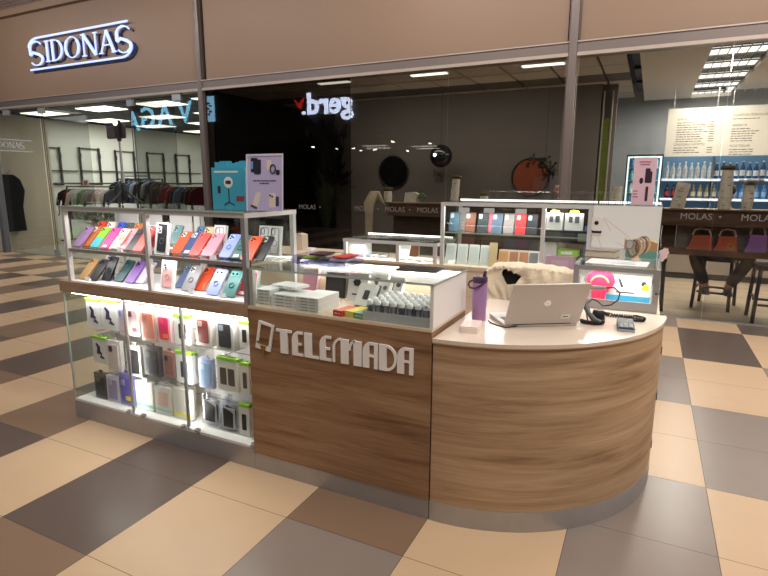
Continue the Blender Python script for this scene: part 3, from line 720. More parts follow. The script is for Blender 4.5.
# ================================================================== HANGING PACKETS IN THE LOWER CASE
def packet(label, u0, v0, u1, v1, kind, cols, y=.075):
    a, c = at(u0, (v0 + v1) / 2, y=y), at(u1, (v0 + v1) / 2, y=y); m = at((u0 + u1) / 2, v0, y=y); n = at((u0 + u1) / 2, v1, y=y)
    w, h = (c.x - a.x) * .97, (m.z - n.z) * .98
    t = thing('hanging_packet', label, 'accessory packet', ((a.x + c.x) / 2, y, max(n.z, .134)))
    base = cols[0]; d = .028
    if kind == 'bag':
        b = MB(); b.box(-w / 2, w / 2, 0, d * .6, 0, h); b.box(-w * .13, w * .13, .004, .008, h, h + .035); b.build('clear_bag', PLASTIC, t, 0)
        b = MB(); b.prism(rrect(w * .8, h * .72, .01, 0, h * .42), .005, .012, 'Y'); b.build('insert_card', PAPER, t)
        b = MB(); b.prism([(-w * .3, h * .1), (w * .3, h * .1), (w * .33, h * .62), (w * .12, h * .7), (-w * .28, h * .78)], .002, .0049, 'Y'); b.build('case', M('bagged', base, .35), t, 0)
    else:
        b = MB(); b.prism(rrect(w, h * .96, .004, 0, h * .48), 0, d, 'Y'); b.box(-w * .14, w * .14, d * .4, d * .5, h * .96, h * 1.06); b.build('carton' if kind != 'case' else 'blister', M('pk' + str(base), base, .35), t)
        if kind in ('green', 'green2'):
            b = MB(); b.box(-w * .5, w * .5, -.002, d + .001, h * .9, h * .99); b.build('header', LIME, t, 0)
            b = MB()
            for q in ((0,) if kind == 'green' else (-.2, .2)):
                b.prism(rrect(w * (.42 if kind == 'green' else .32), h * .5, .005, q * w, h * .43), -.0015, -.0002, 'Y')
            b.build('product_print', M('print' + str(cols[1]), cols[1], .35), t)
        elif kind == 'holder':
            MB().box(-w * .5, w * .5, -.002, d + .001, h * .9, h * .99).build('header', LIME, t, 0)
            b = MB(); stroke(b, [(-w * .22, h * .72), (-w * .05, h * .6), (-w * .1, h * .4), (w * .12, h * .36), (w * .05, h * .26), (w * .3, h * .2)], [w * .12, w * .2, w * .3, w * .12, w * .2, w * .08], Matrix.Translation((0, -.0002, 0)), .0015)
            b.build('product_print', M('print_indigo', (52, 46, 92), .4), t, 0)
        elif kind == 'case':
            b = MB(); b.prism(rrect(w * .7, h * .74, .01, 0, h * .46), -.004, -.0002, 'Y', 0); b.prism(rrect(w * .26, h * .18, .006, -w * .17, h * .7), -.006, -.0041, 'Y', 1)
            b.build('case', [M('pcase' + str(cols[1]), cols[1], .4), M('pcam' + str(cols[2]), cols[2], .3)], t)
            if len(cols) > 3: MB().prism(rrect(w * .34, h * .13, .004, w * .12, h * .22), -.006, -.0042, 'Y').build('sticker', M('stk' + str(cols[3]), cols[3], .4), t)
        elif kind == 'band':
            b = MB(); b.box(-w * .5, w * .5, -.0015, -.0002, h * .1, h * .2); b.build('colour_band', M('band' + str(cols[1]), cols[1], .4), t, 0)
            b = MB(); b.prism(rrect(w * .6, h * .5, .006, 0, h * .55), -.0012, -.0002, 'Y'); b.build('product_print', M('bprint' + str(cols[2]), cols[2], .3), t)
    return t


PK = [
 ('white packet with green header and phone-holder picture, top left corner of lit case', 86.5, 298, 100.2, 328, 'holder', [(240, 240, 243)]),
 ('second white green-headed holder packet in the top row', 101, 299, 116.6, 330, 'holder', [(240, 240, 243)]),
 ('slim packet with pink-blue gradient in the top row', 118.5, 303, 126.5, 335, 'case', [(235, 225, 230), (200, 180, 215), (120, 150, 220), (240, 190, 160)]),
 ('white packet with maroon floral case in the top row', 127, 304, 139, 336, 'case', [(244, 242, 242), (214, 196, 198), (120, 60, 72), (130, 70, 84)]),
 ('salmon pink phone case packet in the top row', 140.5, 307, 156, 341, 'case', [(238, 205, 196), (226, 138, 118), (200, 118, 104)]),
 ('hot pink phone case packet with an orange sticker', 157, 312, 170.5, 342, 'case', [(248, 214, 222), (250, 56, 116), (246, 80, 130), (250, 160, 60)]),
 ('white green-headed packet with black phone right of hot pink', 174, 314, 190, 344, 'green', [(240, 240, 240), (48, 48, 54)]),
 ('maroon wallet case in a white-edged packet of the top row', 196, 314, 210.5, 345.5, 'case', [(236, 228, 226), (150, 58, 60), (214, 190, 186)]),
 ('charcoal phone case in a clear packet of the top row', 216, 318, 233.5, 350, 'case', [(222, 226, 230), (52, 56, 64), (170, 190, 200)]),
 ('white packet with dark phone at the right end of the top row', 239, 321, 249.5, 347, 'green', [(240, 240, 240), (52, 52, 56)]),
 ('white green-headed holder packet starting the middle row', 93, 336, 106.5, 363, 'holder', [(240, 240, 243)]),
 ('white packet with rose phone picture in the middle row', 107, 339, 120.6, 371, 'case', [(240, 238, 240), (226, 208, 212), (52, 44, 54)]),
 ('tall black phone case in a clear pack of the middle row', 126.5, 344, 141, 376, 'case', [(226, 224, 220), (46, 46, 50), (80, 80, 86)]),
 ('dark grey boxed packet in the middle row', 143.5, 345, 160, 376, 'case', [(92, 92, 98), (60, 60, 66), (120, 120, 126)]),
 ('dusky rose phone case packet in the middle row', 163, 350, 175, 377, 'case', [(190, 150, 146), (166, 118, 116), (90, 70, 76)]),
 ('white green-headed packet with slim dark phone, middle row', 176, 351, 192, 383, 'green', [(240, 240, 240), (62, 70, 88)]),
 ('sky blue glitter case with purple edge in the middle row', 198.5, 357, 212.5, 388, 'case', [(170, 178, 216), (132, 172, 222), (190, 206, 236)]),
 ('wide white packet with two black phones and green header', 217, 357, 237.5, 391, 'green2', [(240, 240, 240), (50, 46, 46)]),
 ('white green-headed packet at the right end of the middle row', 240, 362, 249.5, 394, 'green', [(240, 240, 240), (60, 60, 62)]),
 ('black phone case packet, first of the bottom row', 95, 374, 106.5, 400, 'case', [(92, 88, 92), (46, 44, 50), (90, 88, 94)]),
 ('lilac phone case packet in the bottom row', 107, 376, 119.5, 402.5, 'case', [(232, 230, 238), (176, 164, 206), (196, 186, 222)]),
 ('violet-blue pair of cases in a packet of the bottom row', 120, 378, 134, 410, 'case', [(150, 142, 214), (112, 106, 196), (180, 176, 232), (246, 220, 80)]),
 ('clear white packet with a teal band at its foot', 136, 382, 153, 411, 'band', [(240, 238, 234), (140, 214, 200), (232, 230, 226)]),
 ('pale pink printed packet in the bottom row', 155, 387, 171.5, 415, 'band', [(238, 236, 234), (170, 220, 206), (238, 206, 202)]),
 ('white packet with a yellow band at its foot', 173, 388, 191, 419.5, 'band', [(240, 240, 234), (246, 236, 96), (236, 236, 230)]),
 ('black tablet case in a clear bag, left of the pair', 201, 394, 217, 424, 'bag', [(48, 48, 52)]),
 ('black tablet case in a clear bag, right of the pair', 219.5, 402, 235.5, 430, 'bag', [(44, 44, 48)]),
 ('white green-headed packet with black phone, bottom right corner of lit case', 239, 405, 249.5, 437, 'green', [(240, 240, 240), (36, 36, 40)]),
]
for q in PK:
    o = packet(*q); o['group'] = 'packets hanging in the lower lit case'
for k, nm in ((0, 'first holder packet of the top row'), (4, 'salmon pink packet'), (5, 'hot pink packet'), (7, 'maroon packet'), (8, 'charcoal packet of the top row'), (12, 'tall black case packet'), (15, 'slim dark phone packet'), (17, 'wide two-phone packet'), (20, 'lilac packet'), (23, 'teal-banded packet'), (24, 'pale pink printed packet'), (25, 'yellow-banded packet'), (26, 'left tablet case bag')):
    q = PK[k]; o = packet('packet hanging directly behind the ' + nm, q[1] + 3, q[2] + 1, q[3] + 3, q[4] - 1, q[5], q[6], .135); o['group'] = 'packets hanging in the lower lit case'
for z in (.79, .585, .375):
    for k in range(8):
        x = -2.42 + k * .185
        MB().tube([(x, .298, z), (x, .12, z), (x, .11, z + .012)], .003, 6).build('display_hook', STEEL, DC)

# ================================================================== INSIDE THE FRONT GLASS COUNTER
CB = .9305
def white_box(label, x, y, z, w, d, h, rz=0, group=None, name='product_box', col=(240, 239, 240), printcol=(90, 90, 98)):
    t = thing(name, label, 'product box', (x, y, z), (0, 0, rz), group)
    MB().box(-w / 2, w / 2, -d / 2, d / 2, 0, h).build('carton', M('box' + str(col), col, .45), t, 0)
    b = MB(); b.box(-w * .3, w * .02, -d / 2 - .0008, -d / 2 - .0001, h * .4, h * .6); b.box(w * .12, w * .36, -d / 2 - .0008, -d / 2 - .0001, h * .42, h * .56)
    b.build('end_print', M('boxprint' + str(printcol), printcol, .5), t, 0)
    return t


ordn = ['lowest', 'second', 'third', 'fourth', 'topmost']
for k in range(5):
    white_box('flat white product box, %s of the left stack in the glass counter' % ordn[k], -.965, .13, CB + k * .0168, .085, .17, .0157, 0, 'stacked white boxes in the glass counter')
for k in range(4):
    white_box('flat white product box, %s of the middle stack in the glass counter' % ordn[k], -.84 + (.01 if k == 3 else 0), .13, CB + k * .0168, .15, .17, .0157, (0, 0, 0, -4)[k], 'stacked white boxes in the glass counter')
for k in range(5):
    white_box('flat white product box, %s of the right stack in the glass counter' % ordn[k], -.675, .12, CB + k * .0148, .13, .2, .0137, 0, 'stacked white boxes in the glass counter')
white_box('white box lying askew on top of the left stacks', -.88, .17, CB + .0842, .17, .11, .014, -9)
def upright(label, x, y, w, h, lean, rz, col, img, imgc, d=.03):
    t = thing('product_box', label, 'product box', (x, y, CB), (-lean, 0, rz))
    MB().box(-w / 2, w / 2, 0, d, 0, h).build('carton', M('ubox' + str(col), col, .45), t, 0)
    b = MB()
    if img == 'phone': b.prism(rrect(w * .34, h * .34, .006, w * .1, h * .58), -.002, -.0002, 'Y'); b.prism(rrect(w * .7, h * .06, .002, 0, h * .14), -.002, -.0002, 'Y')
    elif img == 'hex': b.prism(circ(w * .2, -w * .05, h * .68, 6), -.002, -.0002, 'Y'); b.prism(rrect(w * .5, h * .05, .002, 0, h * .25), -.002, -.0002, 'Y')
    elif img == 'bar': b.prism(rrect(w * .2, h * .6, .003, -w * .2, h * .5), -.002, -.0002, 'Y'); b.prism(circ(w * .16, w * .2, h * .75, 12), -.002, -.0002, 'Y')
    elif img == 'block': b.prism(rrect(w * .8, h * .7, .004, 0, h * .5), -.002, -.0002, 'Y')
    b.build('printed_image', M('uimg' + str(imgc), imgc, .4), t)
upright('pink and white box leaning at the left back of the glass counter', -.9, .36, .1, .16, 15, 0, (240, 196, 208), 'block', (246, 170, 200))
upright('black box at the back of the glass counter', -.735, .38, .13, .14, 10, 0, (30, 30, 34), 'block', (46, 46, 52))
upright('white box with a black hexagon picture in the glass counter', -.575, .34, .12, .155, 14, 0, (238, 236, 236), 'hex', (40, 42, 48))
upright('white box with a dark charger picture in the glass counter', -.465, .17, .1, .15, 34, -10, (236, 232, 230), 'phone', (64, 66, 76))
upright('white box leaning behind the charger box', -.40, .23, .075, .16, 32, -8, (232, 230, 228), 'bar', (120, 116, 116))
upright('white box with yellow strip and black picture beside the earphone tubes', -.36, .31, .085, .165, 30, -6, (240, 238, 234), 'bar', (60, 58, 52))
upright('white box with yellow lid edge at the back middle of the glass counter', -.47, .38, .11, .165, 12, 0, (240, 238, 236), 'hex', (80, 78, 70))
white_box('blue and black cable box lying beside the tubes', -.365, .2, CB, .1, .09, .03, -6, None, 'cable_box', (60, 150, 214), (30, 30, 40))
for lab, x, y, c in (('red cable box lying at the front of the glass counter', -.487, .075, (224, 62, 48)), ('yellow cable box lying between the red and green ones', -.428, .085, (246, 220, 60)), ('green-edged cable box lying next to the tray of tubes', -.372, .075, (120, 176, 130))):
    white_box(lab, x, y, CB, .055, .12, .028, -12, None, 'cable_box', c, (240, 240, 236))
FROST = M('frosted_acrylic', (236, 237, 244), .3); FROST.node_tree.nodes['Principled BSDF'].inputs['Alpha'].default_value = .45
# tray of capped earphone tubes
t = thing('acrylic_tray', 'frosted acrylic tray holding the earphone tubes', 'tray', (-.19, .155, CB))
b = MB(); b.box(-.165, .165, -.14, .14, 0, .004); b.build('base', WHITE, t, 0)
b = MB(); b.box(-.165, .165, -.144, -.1405, 0, .045); b.box(-.165, .165, .1405, .144, 0, .045); b.box(-.169, -.1655, -.144, .144, 0, .045); b.box(.1655, .169, -.144, .144, 0, .045); b.build('wall', FROST, t, 0)
tube_m = glass_mat('tube_plastic', (214, 216, 222), 1.0, 1.45)
capm = M('white_cap', (240, 240, 242), .3); cin = M('earphone_dark', (120, 118, 124), .4)
proto = None
for j in range(5):
    for i in range(8):
        dk = (i * 3 + j * 5) % 4 == 0
        loc = (-.19 - .143 + i * .0408, .155 - .115 + j * .057, CB + .0045)
        lab = 'clear earphone tube with a dark cable and white domed cap in the tray' if dk else 'clear earphone tube with a white cable and white domed cap in the tray'
        t = thing('earphone_tube', lab, 'earphone tube', loc, (0, 0, 0), 'dark-cable tubes in the tray' if dk else 'white-cable tubes in the tray')
        MB().lathe([(.0145, 0), (.0145, .068), (.0, .0681)], 14).build('tube', tube_m, t)
        MB().lathe([(.0155, .0685), (.0155, .079), (.013, .087), (.007, .092), (0, .093)], 14).build('cap', capm, t)
        MB().lathe([(0, .004), (.009, .006), (.0105, .03), (.008, .045), (.010, .058), (0, .062)], 10).build('coiled_cable', cin if dk else M('earphone_white', (222, 222, 226), .4), t)

# on top of the glass counter
t = thing('acrylic_tray', 'lavender tinted acrylic tray of leaflets on the left of the glass counter', 'tray', (-.72, .3, 1.1335))
LAV = glass_mat('lavender_acrylic', (236, 236, 250), 1.6, 1.49)
b = MB(); b.box(-.16, .16, -.1, .1, 0, .004); b.box(-.16, .16, -.1, -.096, .004, .05); b.box(-.16, .16, .096, .1, .004, .05); b.box(-.16, -.156, -.096, .096, .004, .05); b.box(.156, .16, -.096, .096, .004, .05); b.box(-.002, .002, -.096, .096, .004, .05)
b.build('tray_walls', LAV, t, 0)
for k, (dx, dy, dz, c, rz, w, nm) in enumerate(((-.09, 0, .02, (150, 190, 60), 12, .1, 'lime green'), (-.03, .03, .034, (226, 214, 170), -10, .1, 'cream'), (-.02, -.03, .047, (60, 34, 44), 5, .09, 'dark maroon'), (.09, .0, .02, (200, 196, 200), 4, .1, 'light grey'), (.1, .01, .036, (214, 66, 56), -16, .07, 'red'))):
    o = MB().prism(rrect(w, .13, .004), 0, .008).build('leaflet_pack', M('leaf' + nm, c, .5), None, 0, (-.72 + dx, .3 + dy, 1.1335 + .006 + dz)); o.rotation_euler.z = R(rz)
    tag(o, nm + ' flat packet lying in the lavender tray', 'packet')
p = at(413, 273, z=1.134)
t = thing('tablet', 'black tablet lying flat on the glass counter', 'tablet', (-.2, .33, 1.1335), (0, 0, 4))
MB().prism(rrect(.22, .15, .012), 0, .007).build('body', DGREY, t); MB().prism(rrect(.205, .135, .008), .0071, .0078).build('screen', M('tablet_screen', (30, 30, 34), .3), t)

# ================================================================== ON THE CURVED COUNTER
CT = .8912
hv = Vector((.549 - .239, .513 - .315, 0)); hw = hv.length; ang = math.degrees(math.atan2(hv.y, hv.x))
t = thing('laptop', 'open silver laptop seen from behind on the curved counter', 'laptop', (.394, .414, CT), (0, 0, ang))
SILV = M('silver_shell', (204, 198, 194), .38, .12)
MB().prism(rrect(hw, .235, .012, 0, .12), .002, .016).build('base', SILV, t)
b = MB(); b.box(-hw / 2 + .025, hw / 2 - .025, .04, .14, .0162, .0175); b.build('keyboard', M('keys_grey', (70, 70, 74), .5), t, 0)
b = MB(); b.box(-.055, .055, .15, .22, .0161, .0168); b.build('touchpad', M('touchpad', (150, 148, 148), .3), t, 0)
L = MB(); LT = Matrix.Translation((0, .002, .018)) @ Matrix.Rotation(R(26), 4, 'X')
L.prism(rrect(hw, .232, .01, 0, .116), -.004, .003, 'Y', 0, LT); lid = L.build('lid', SILV, t)
MB().prism(rrect(hw - .014, .218, .006, 0, .117), .0031, .0045, 'Y', 0, LT).build('screen', M('dark_screen', (24, 26, 32), .2), lid, 0)
b = MB(); b.prism(circ(.017, 0, .125, 24), -.0046, -.0041, 'Y', 0, LT); lo = b.build('round_logo', M('mirror_silver', (214, 210, 206), .15, .7), lid, 0)
b = MB(); text(b, 'hp', .022, LT @ Matrix.Translation((0, -.0046, .119)) @ Matrix.Rotation(PI / 2, 4, 'X'), .0004); b.build('logo_letters', SILV, lo, 0)
b = MB(); b.prism(rrect(.045, .024, .002, hw * .29, .04), -.0048, -.0041, 'Y', 0, LT); s_ = b.build('white_sticker', PAPER, lid, 0)
b = MB(); b.prism(rrect(.026, .005, .001, hw * .29, .042), -.0054, -.0049, 'Y', 0, LT); b.build('sticker_print', DGREY, s_, 0)
b = MB(); b.tube([(-hw / 2 + .04, .004, .017), (hw / 2 - .04, .004, .017)], .006, 10); b.build('hinge', DGREY, t)
# bottle
t = thing('water_bottle', 'purple water bottle with a carry loop and straw lid', 'bottle', (.088, .41, CT))
PUR = M('matt_purple', (172, 132, 182), .4); DPUR = M('dark_plum', (74, 48, 78), .4)
MB().lathe([(.032, 0), (.034, .004), (.034, .06), (.036, .075), (.0365, .185), (.035, .19)], 28).build('body', PUR, t)
MB().lathe([(.0358, .1905), (.0365, .196), (.0365, .214), (.033, .221), (0, .222)], 28).build('lid', DPUR, t)
b = MB(); b.tube([(-.034 + .0, -.006, .2), (-.05, -.012, .192), (-.054, -.02, .178), (-.04, -.034, .166), (-.015, -.043, .166), (.012, -.042, .18), (.034, -.02, .198)], .005, 8); b.build('carry_loop', DPUR, t)
MB().tube([(.018, .0, .22), (.024, -.004, .235), (.026, -.006, .25)], [.009, .008, .007], 10).build('spout', DPUR, t)
# pink power bank
t = thing('power_bank', 'pale pink flip phone stand lying on the counter edge', 'power bank', (.108, .215, CT), (0, 0, 8))
PKC = M('pale_pink_shell', (238, 226, 220), .4)
MB().prism(rrect(.085, .14, .008), 0, .024).build('body', PKC, t); MB().prism(rrect(.083, .135, .008), .0242, .03).build('cover', M('pale_pink_cover', (240, 220, 212), .35), t)
# handset with coiled cord
t = thing('telephone_handset', 'black curved telephone handset standing beside the laptop', 'telephone', (.6, .62, CT), (0, 0, 15))
b = MB(); b.tube([(-.035, .02, .095), (-.032, .005, .075), (-.018, -.02, .045), (.005, -.045, .02), (.03, -.06, .013)], [.016, .014, .012, .014, .013], 12); b.build('handset', M('gunmetal_plastic', (84, 84, 88), .3), t)
b = MB(); b.ball((-.04, .025, .09), .018, 0, (1, 1, .8)); b.build('earpiece', BLACK, t)
MB().lathe([(.032, 0), (.034, .01), (.026, .05), (.02, .056), (0, .057)], 20, 0, TR((.035, .035, 0))).build('cradle', BLACK, t)
def coil(path, r, turns, wr, seg=14):
    P = [Vector(p) for p in path]; out = []; n = turns * seg
    for k in range(n + 1):
        f = k / n * (len(P) - 1); i = min(int(f), len(P) - 2); q = P[i].lerp(P[i + 1], f - i); d = (P[i + 1] - P[i]).normalized()
        a = d.cross(Vector((0, 0, 1))).normalized(); c = a.cross(d); th = 2 * PI * k / seg
        out.append(q + a * r * math.cos(th) + c * r * math.sin(th))
    return MB().tube(out, wr, 5)
pa = [(.05 * math.cos(a) - .005, -.03 + .035 * math.sin(a), .012) for a in [PI * 1.05 + k * PI * .95 / 10 for k in range(11)]]
coil(pa, .008, 20, .0035, 9).build('coiled_lead', BLACK, t)
e = thing('coiled_cord', 'black coiled cord curling on the worktop behind the card terminal', 'cord', (.74, .78, CT))
pth = [(-.11, .02, .011), (-.06, -.01, .011), (0, -.005, .011), (.05, .005, .011), (.09, -.02, .011), (.085, -.05, .011), (.04, -.06, .011)]
coil(pth, .009, 30, .0034, 9).build('coil', BLACK, e)
t = thing('card_terminal', 'small black and grey card payment terminal at the right of the counter', 'card terminal', (.755, .56, CT), (0, 0, 6))
TS = Matrix.Rotation(R(10), 4, 'X')
MB().prism([(-.06, 0), (.06, 0), (.06, .034), (-.06, .018)], -.036, .036, 'X').build('body', DGREY, t)
b = MB(); b.box(-.03, .03, .0, .05, .0335, .035, 0, Matrix.Rotation(R(7.6), 4, 'X') @ Matrix.Translation((0, 0, -.0075))); b.build('screen', BLACK, t, 0)
b = MB()
for i in range(3):
    for j in range(3): b.box(-.028 + i * .02, -.012 + i * .02, -.052 + j * .016, -.04 + j * .016, .0205 + j * .0021, .0235 + j * .0021)
b.build('keys', M('key_grey', (170, 170, 172), .4), t, 0)
MB().box(-.036, .036, -.062, -.0605, .002, .012).build('card_slot', M('slot_blue', (150, 170, 196), .3), t, 0)
# usb dongle and cable behind the laptop
pts = [(.577, 283.5), (.0, 0)]
c0 = at(577, 290, y=.72); c1 = at(606, 288, y=.72)
t = thing('cable_adapter', 'grey adapter plug with a looping black cable above the laptop corner', 'cable', tuple(c1))
q0 = at(584, 287, y=.74) - c1
b = MB(); b.tube([q0, q0 * .5, (0, 0, 0)], [.009, .012, .008], 10); b.build('adapter', M('warm_grey', (176, 168, 162), .4), t)
pp = [at(u, v, y=y) - c1 for u, v, y in ((606, 288, .72), (614, 287.5, .73), (620, 293, .74), (618, 300, .75), (611, 305, .76), (603, 306, .76), (597, 301, .73), (592, 299, .71), (588, 303, .68), (586, 311, .66), (588, 318, .62))]
pp[-1].z = CT - c1.z + .004; pp[-2].z = max(pp[-2].z, CT - c1.z + .01)
b = MB(); b.tube(pp, .0035, 8); b.build('cable', BLACK, t)
t = thing('black_cable', 'thin black cable running from the laptop to the bottle', 'cable', (.1, .38, CT))
MB().tube([(.04, .02, .006), (.06, -.01, .003), (.10, -.045, .003), (.15, -.07, .004), (.19, -.03, .006)], .0028, 8).build('lead', BLACK, t)

# ================================================================== OFFICE CHAIR WITH FLEECE THROW
t = thing('office_chair', 'black office chair behind the counter, covered by a cream fleece', 'office chair', (.155, 1.04, 0), (0, 0, 0))
CH = M('black_fabric', (26, 26, 28), .8)
MB().prism(rrect(.42, .40, .08), .46, .53).build('seat', CH, t)
MB().prism(rrect(.48, .5, .1, 0, .79), .2, .26, 'Y').build('backrest', CH, t)
b = MB(); b.tube([(0, .12, .44), (0, .29, .5), (0, .3, .7)], .022, 8); b.build('back_bracket', BLACK, t)
for s in (-1, 1):
    b = MB(); b.tube([(s * .17, .02, .47), (s * .208, .02, .5), (s * .208, .02, .62), (s * .208, -.12, .64), (s * .208, .12, .64)], .016, 8); b.build('armrest', BLACK, t)
MB().lathe([(.03, .1), (.03, .3), (.02, .3), (.02, .459)], 16).build('gas_column', BLACK, t)
for k in range(5):
    a = 2 * PI * k / 5 + .3
    b = MB(); b.tube([(.03 * math.cos(a), .03 * math.sin(a), .11), (.3 * math.cos(a), .3 * math.sin(a), .07)], [.02, .014], 8); lg = b.build('base_arm', BLACK, t)
    b = MB(); b.ball((.3 * math.cos(a), .3 * math.sin(a), .03), .028, 0, (.8, .8, 1), 12); b.build('caster', BLACK, lg)
# fleece: sheet draped over the backrest with folds
from mathutils import noise
t = FT = thing('fleece_throw', 'cream fluffy fleece draped over the black chair back', 'throw', (.155, 1.04, 0), (0, 0, 0))
FUR = M('cream_fleece', (250, 232, 204), .95, 0, 0, .2, .07, 170, .5, .6)
NU, NV = 84, 76
def fl(u, v, off):
    x = (u - .5) * .56
    top = 1.05 - .03 * abs(2 * u - 1) ** 3 - (.05 if u < .12 else 0) * (1 - u / .12)
    L0 = .34 + .06 * math.sin(u * 7) + (.12 * max(0, 1 - abs(u - .16) / .2))
    s = v * (L0 + .30) - L0            # s<0 : front (camera side), s>0 behind
    f = noise.noise((u * 5.5 + 1.7, v * 2.6, .3)); f2 = noise.noise((u * 14, v * 9, 2.2)); f3 = noise.noise((u * 50, v * 50, 4))
    puff = .035 + .045 * max(0, f) + .016 * f2 + .004 * f3 + off
    r_ = .05
    if s < -r_: y = .2 - puff; z = top + s + r_ - .02 * f; x2 = x * (1 - .12 * (-s)) + .035 * math.sin(s * 16 + u * 3) * (1 if u < .4 else .4)
    elif s > r_: y = .27 + puff; z = top - s + r_; x2 = x
    else:
        a = s / r_ * PI / 2; y = .235 + (.035 + puff) * math.sin(a); z = top + (.02 + puff * .5) * math.cos(a) - .02; x2 = x
    return (x2, y, z)
for layer in (0,):
    vs = [fl(i / NU, j / NV, o_) for o_ in (0, -.022) for i in range(NU + 1) for j in range(NV + 1)]
    K = (NU + 1) * (NV + 1); ix = lambda i, j, o_: o_ * K + i * (NV + 1) + j
    def hole(i, j):
        px_, py_ = i / NU * .56, j / NV * .64; ax_, ay_, bx_, by_ = .15, .31, .215, .215
        tt = max(0, min(1, ((px_ - ax_) * (bx_ - ax_) + (py_ - ay_) * (by_ - ay_)) / ((bx_ - ax_) ** 2 + (by_ - ay_) ** 2)))
        return math.hypot(px_ - ax_ - tt * (bx_ - ax_), py_ - ay_ - tt * (by_ - ay_)) < .010 + .022 * tt
    fs = []
    for i in range(NU):
        for j in range(NV):
            if hole(i, j): continue
            fs += [(ix(i, j, 0), ix(i + 1, j, 0), ix(i + 1, j + 1, 0), ix(i, j + 1, 0)), (ix(i, j, 1), ix(i, j + 1, 1), ix(i + 1, j + 1, 1), ix(i + 1, j, 1))]
            for di, dj, e0, e1 in ((-1, 0, (i, j), (i, j + 1)), (1, 0, (i + 1, j + 1), (i + 1, j)), (0, -1, (i + 1, j), (i, j)), (0, 1, (i, j + 1), (i + 1, j + 1))):
                ii, jj = i + di, j + dj
                if not (0 <= ii < NU and 0 <= jj < NV) or hole(ii, jj): fs.append((ix(*e0, 0), ix(*e0, 1), ix(*e1, 1), ix(*e1, 0)))
    MB().add(vs, fs).build('fleece', FUR, t, 80)

# ================================================================== REAR CASE CONTENTS
RZ = .9165
def card(label, cat, name, x, y, z, w, h, lean, col, d=.012, rz=0, group=None, face=None, facecol=None, top=None):
    t = thing(name, label, cat, (x, y, z), (-lean, 0, rz), group)
    MB().prism(rrect(w, h, min(.006, w * .1), 0, h / 2), 0, d, 'Y').build('body', M('c' + str(col), col, .45), t)
    if face == 'cam': MB().prism(rrect(w * .34, h * .24, .006, -w * .24, h * .8), -.003, -.0002, 'Y').build('camera_window', M('cw', (188, 206, 214), .3), t)
    if face == 'panel': MB().prism(rrect(w * .8, h * .78, .004, 0, h * .5), -.0025, -.0002, 'Y').build('printed_panel', M('pp' + str(facecol), facecol, .35), t)
    return t
wl = [(453, 'blue-grey', (72, 104, 122)), (469, 'brown', (128, 78, 60)), (481.5, 'dark green', (44, 54, 58)), (496, 'slate blue', (82, 100, 122)), (507.5, 'grey', (142, 132, 132)), (519.5, 'red', (206, 46, 50)), (531, 'black', (34, 36, 44))]
for u, nm, c in wl:
    p = at(u, 238, y=2.02); card(nm + ' phone wallet standing on the upper shelf of the tall showcase', 'phone wallet', 'phone_wallet', p.x, 2.02, 1.181, .082 if u < 500 else .078, .155, 14, c, .014, 0, 'phone wallets on the upper shelf', 'cam')
card('white and pink slim box standing between the dark green and slate wallets', 'phone wallet', 'phone_wallet_box', at(489, 238, y=2.03).x, 2.04, 1.181, .03, .15, 12, (236, 120, 140), .012)
for u in (462, 487, 519): 
    p = at(u, 226, y=2.12); card('pale wallet box behind the %s wallet' % {462: 'blue-grey', 487: 'dark green', 519: 'red'}[u], 'phone wallet', 'phone_wallet_box', p.x, 2.13, 1.181, .085, .185, 10, (226, 222, 226), .014)
for k, u in enumerate((447.5, 459, 470.5, 482)):
    p = at(u, 263, y=1.99); card('slim white screen-protector pack, %s of four at lower left of the tall showcase' % ('first', 'second', 'third', 'fourth')[k], 'packet', 'screen_protector_pack', p.x + .02, 1.99, RZ, .085, .165, 12, (226, 230, 230), .01, 0, 'white screen protector packs', 'panel', (205, 212, 214))
card('beige cardboard pack beside the white packs in the tall showcase', 'packet', 'cardboard_pack', at(492, 262, y=1.97).x, 1.97, RZ, .06, .19, 8, (214, 188, 150), .02)
for k, (u, c, fc, lab) in enumerate(((503, (222, 190, 150), (200, 150, 110), 'tan patterned pack'), (513, (214, 196, 176), (170, 120, 100), 'beige brown-printed pack'), (523, (226, 210, 196), (190, 130, 100), 'cream and orange pack'), (533, (232, 228, 232), (120, 120, 130), 'white and grey pack'))):
    card(lab + ' on the floor of the tall showcase above the fleece', 'packet', 'accessory_pack', at(u, 262, y=2.0).x, 2.0, RZ, .08, .14, 12, c, .02, 0, None, 'panel', fc)
for k, (u, c, lab) in enumerate(((466, (120, 60, 66), 'maroon'), (508, (90, 96, 116), 'slate'), (520, (110, 80, 110), 'plum'), (531, (70, 70, 80), 'charcoal'))):
    card(lab + ' folded wallet lying at the back under the glass shelf', 'phone wallet', 'folded_wallet', at(u, 244, y=2.2).x, 2.22, RZ, .1, .2, 10, c, .015)
# white boxes with yellow hangers, keyboard box, etc.
for k, (u, nm) in enumerate(((553.5, 'left'), (573, 'right'))):
    p = at(u, 231, y=1.96)
    t = thing('cable_box', 'white gadget box with a yellow hang tab, %s of the pair' % nm, 'product box', (p.x, 1.97, 1.225))
    w = .115 if k == 0 else .125
    MB().box(-w / 2, w / 2, 0, .05, 0, .122).build('carton', PAPER, t, 0)
    MB().prism([(-.034, .1225), (.034, .1225), (.03, .142), (-.01, .155), (-.03, .14)], .004, .01, 'Y').build('hang_tab', YELLOW, t, 0)
    b = MB(); b.prism(rrect(.026, .045, .004, -.022, .08), -.002, -.0002, 'Y'); b.prism(rrect(.03, .05, .004, .022, .08), -.002, -.0002, 'Y'); b.build('product_print', M('gadget_print', (90, 92, 98), .4), t)
p = at(565, 244, y=1.95)
t = thing('keyboard_box', 'long black boxed keyboard under the two white boxes', 'product box', (.285, 1.96, 1.137))
MB().box(-.16, .16, 0, .09, 0, .085).build('carton', M('black_carton', (34, 35, 38), .4), t, 0)
b = MB()
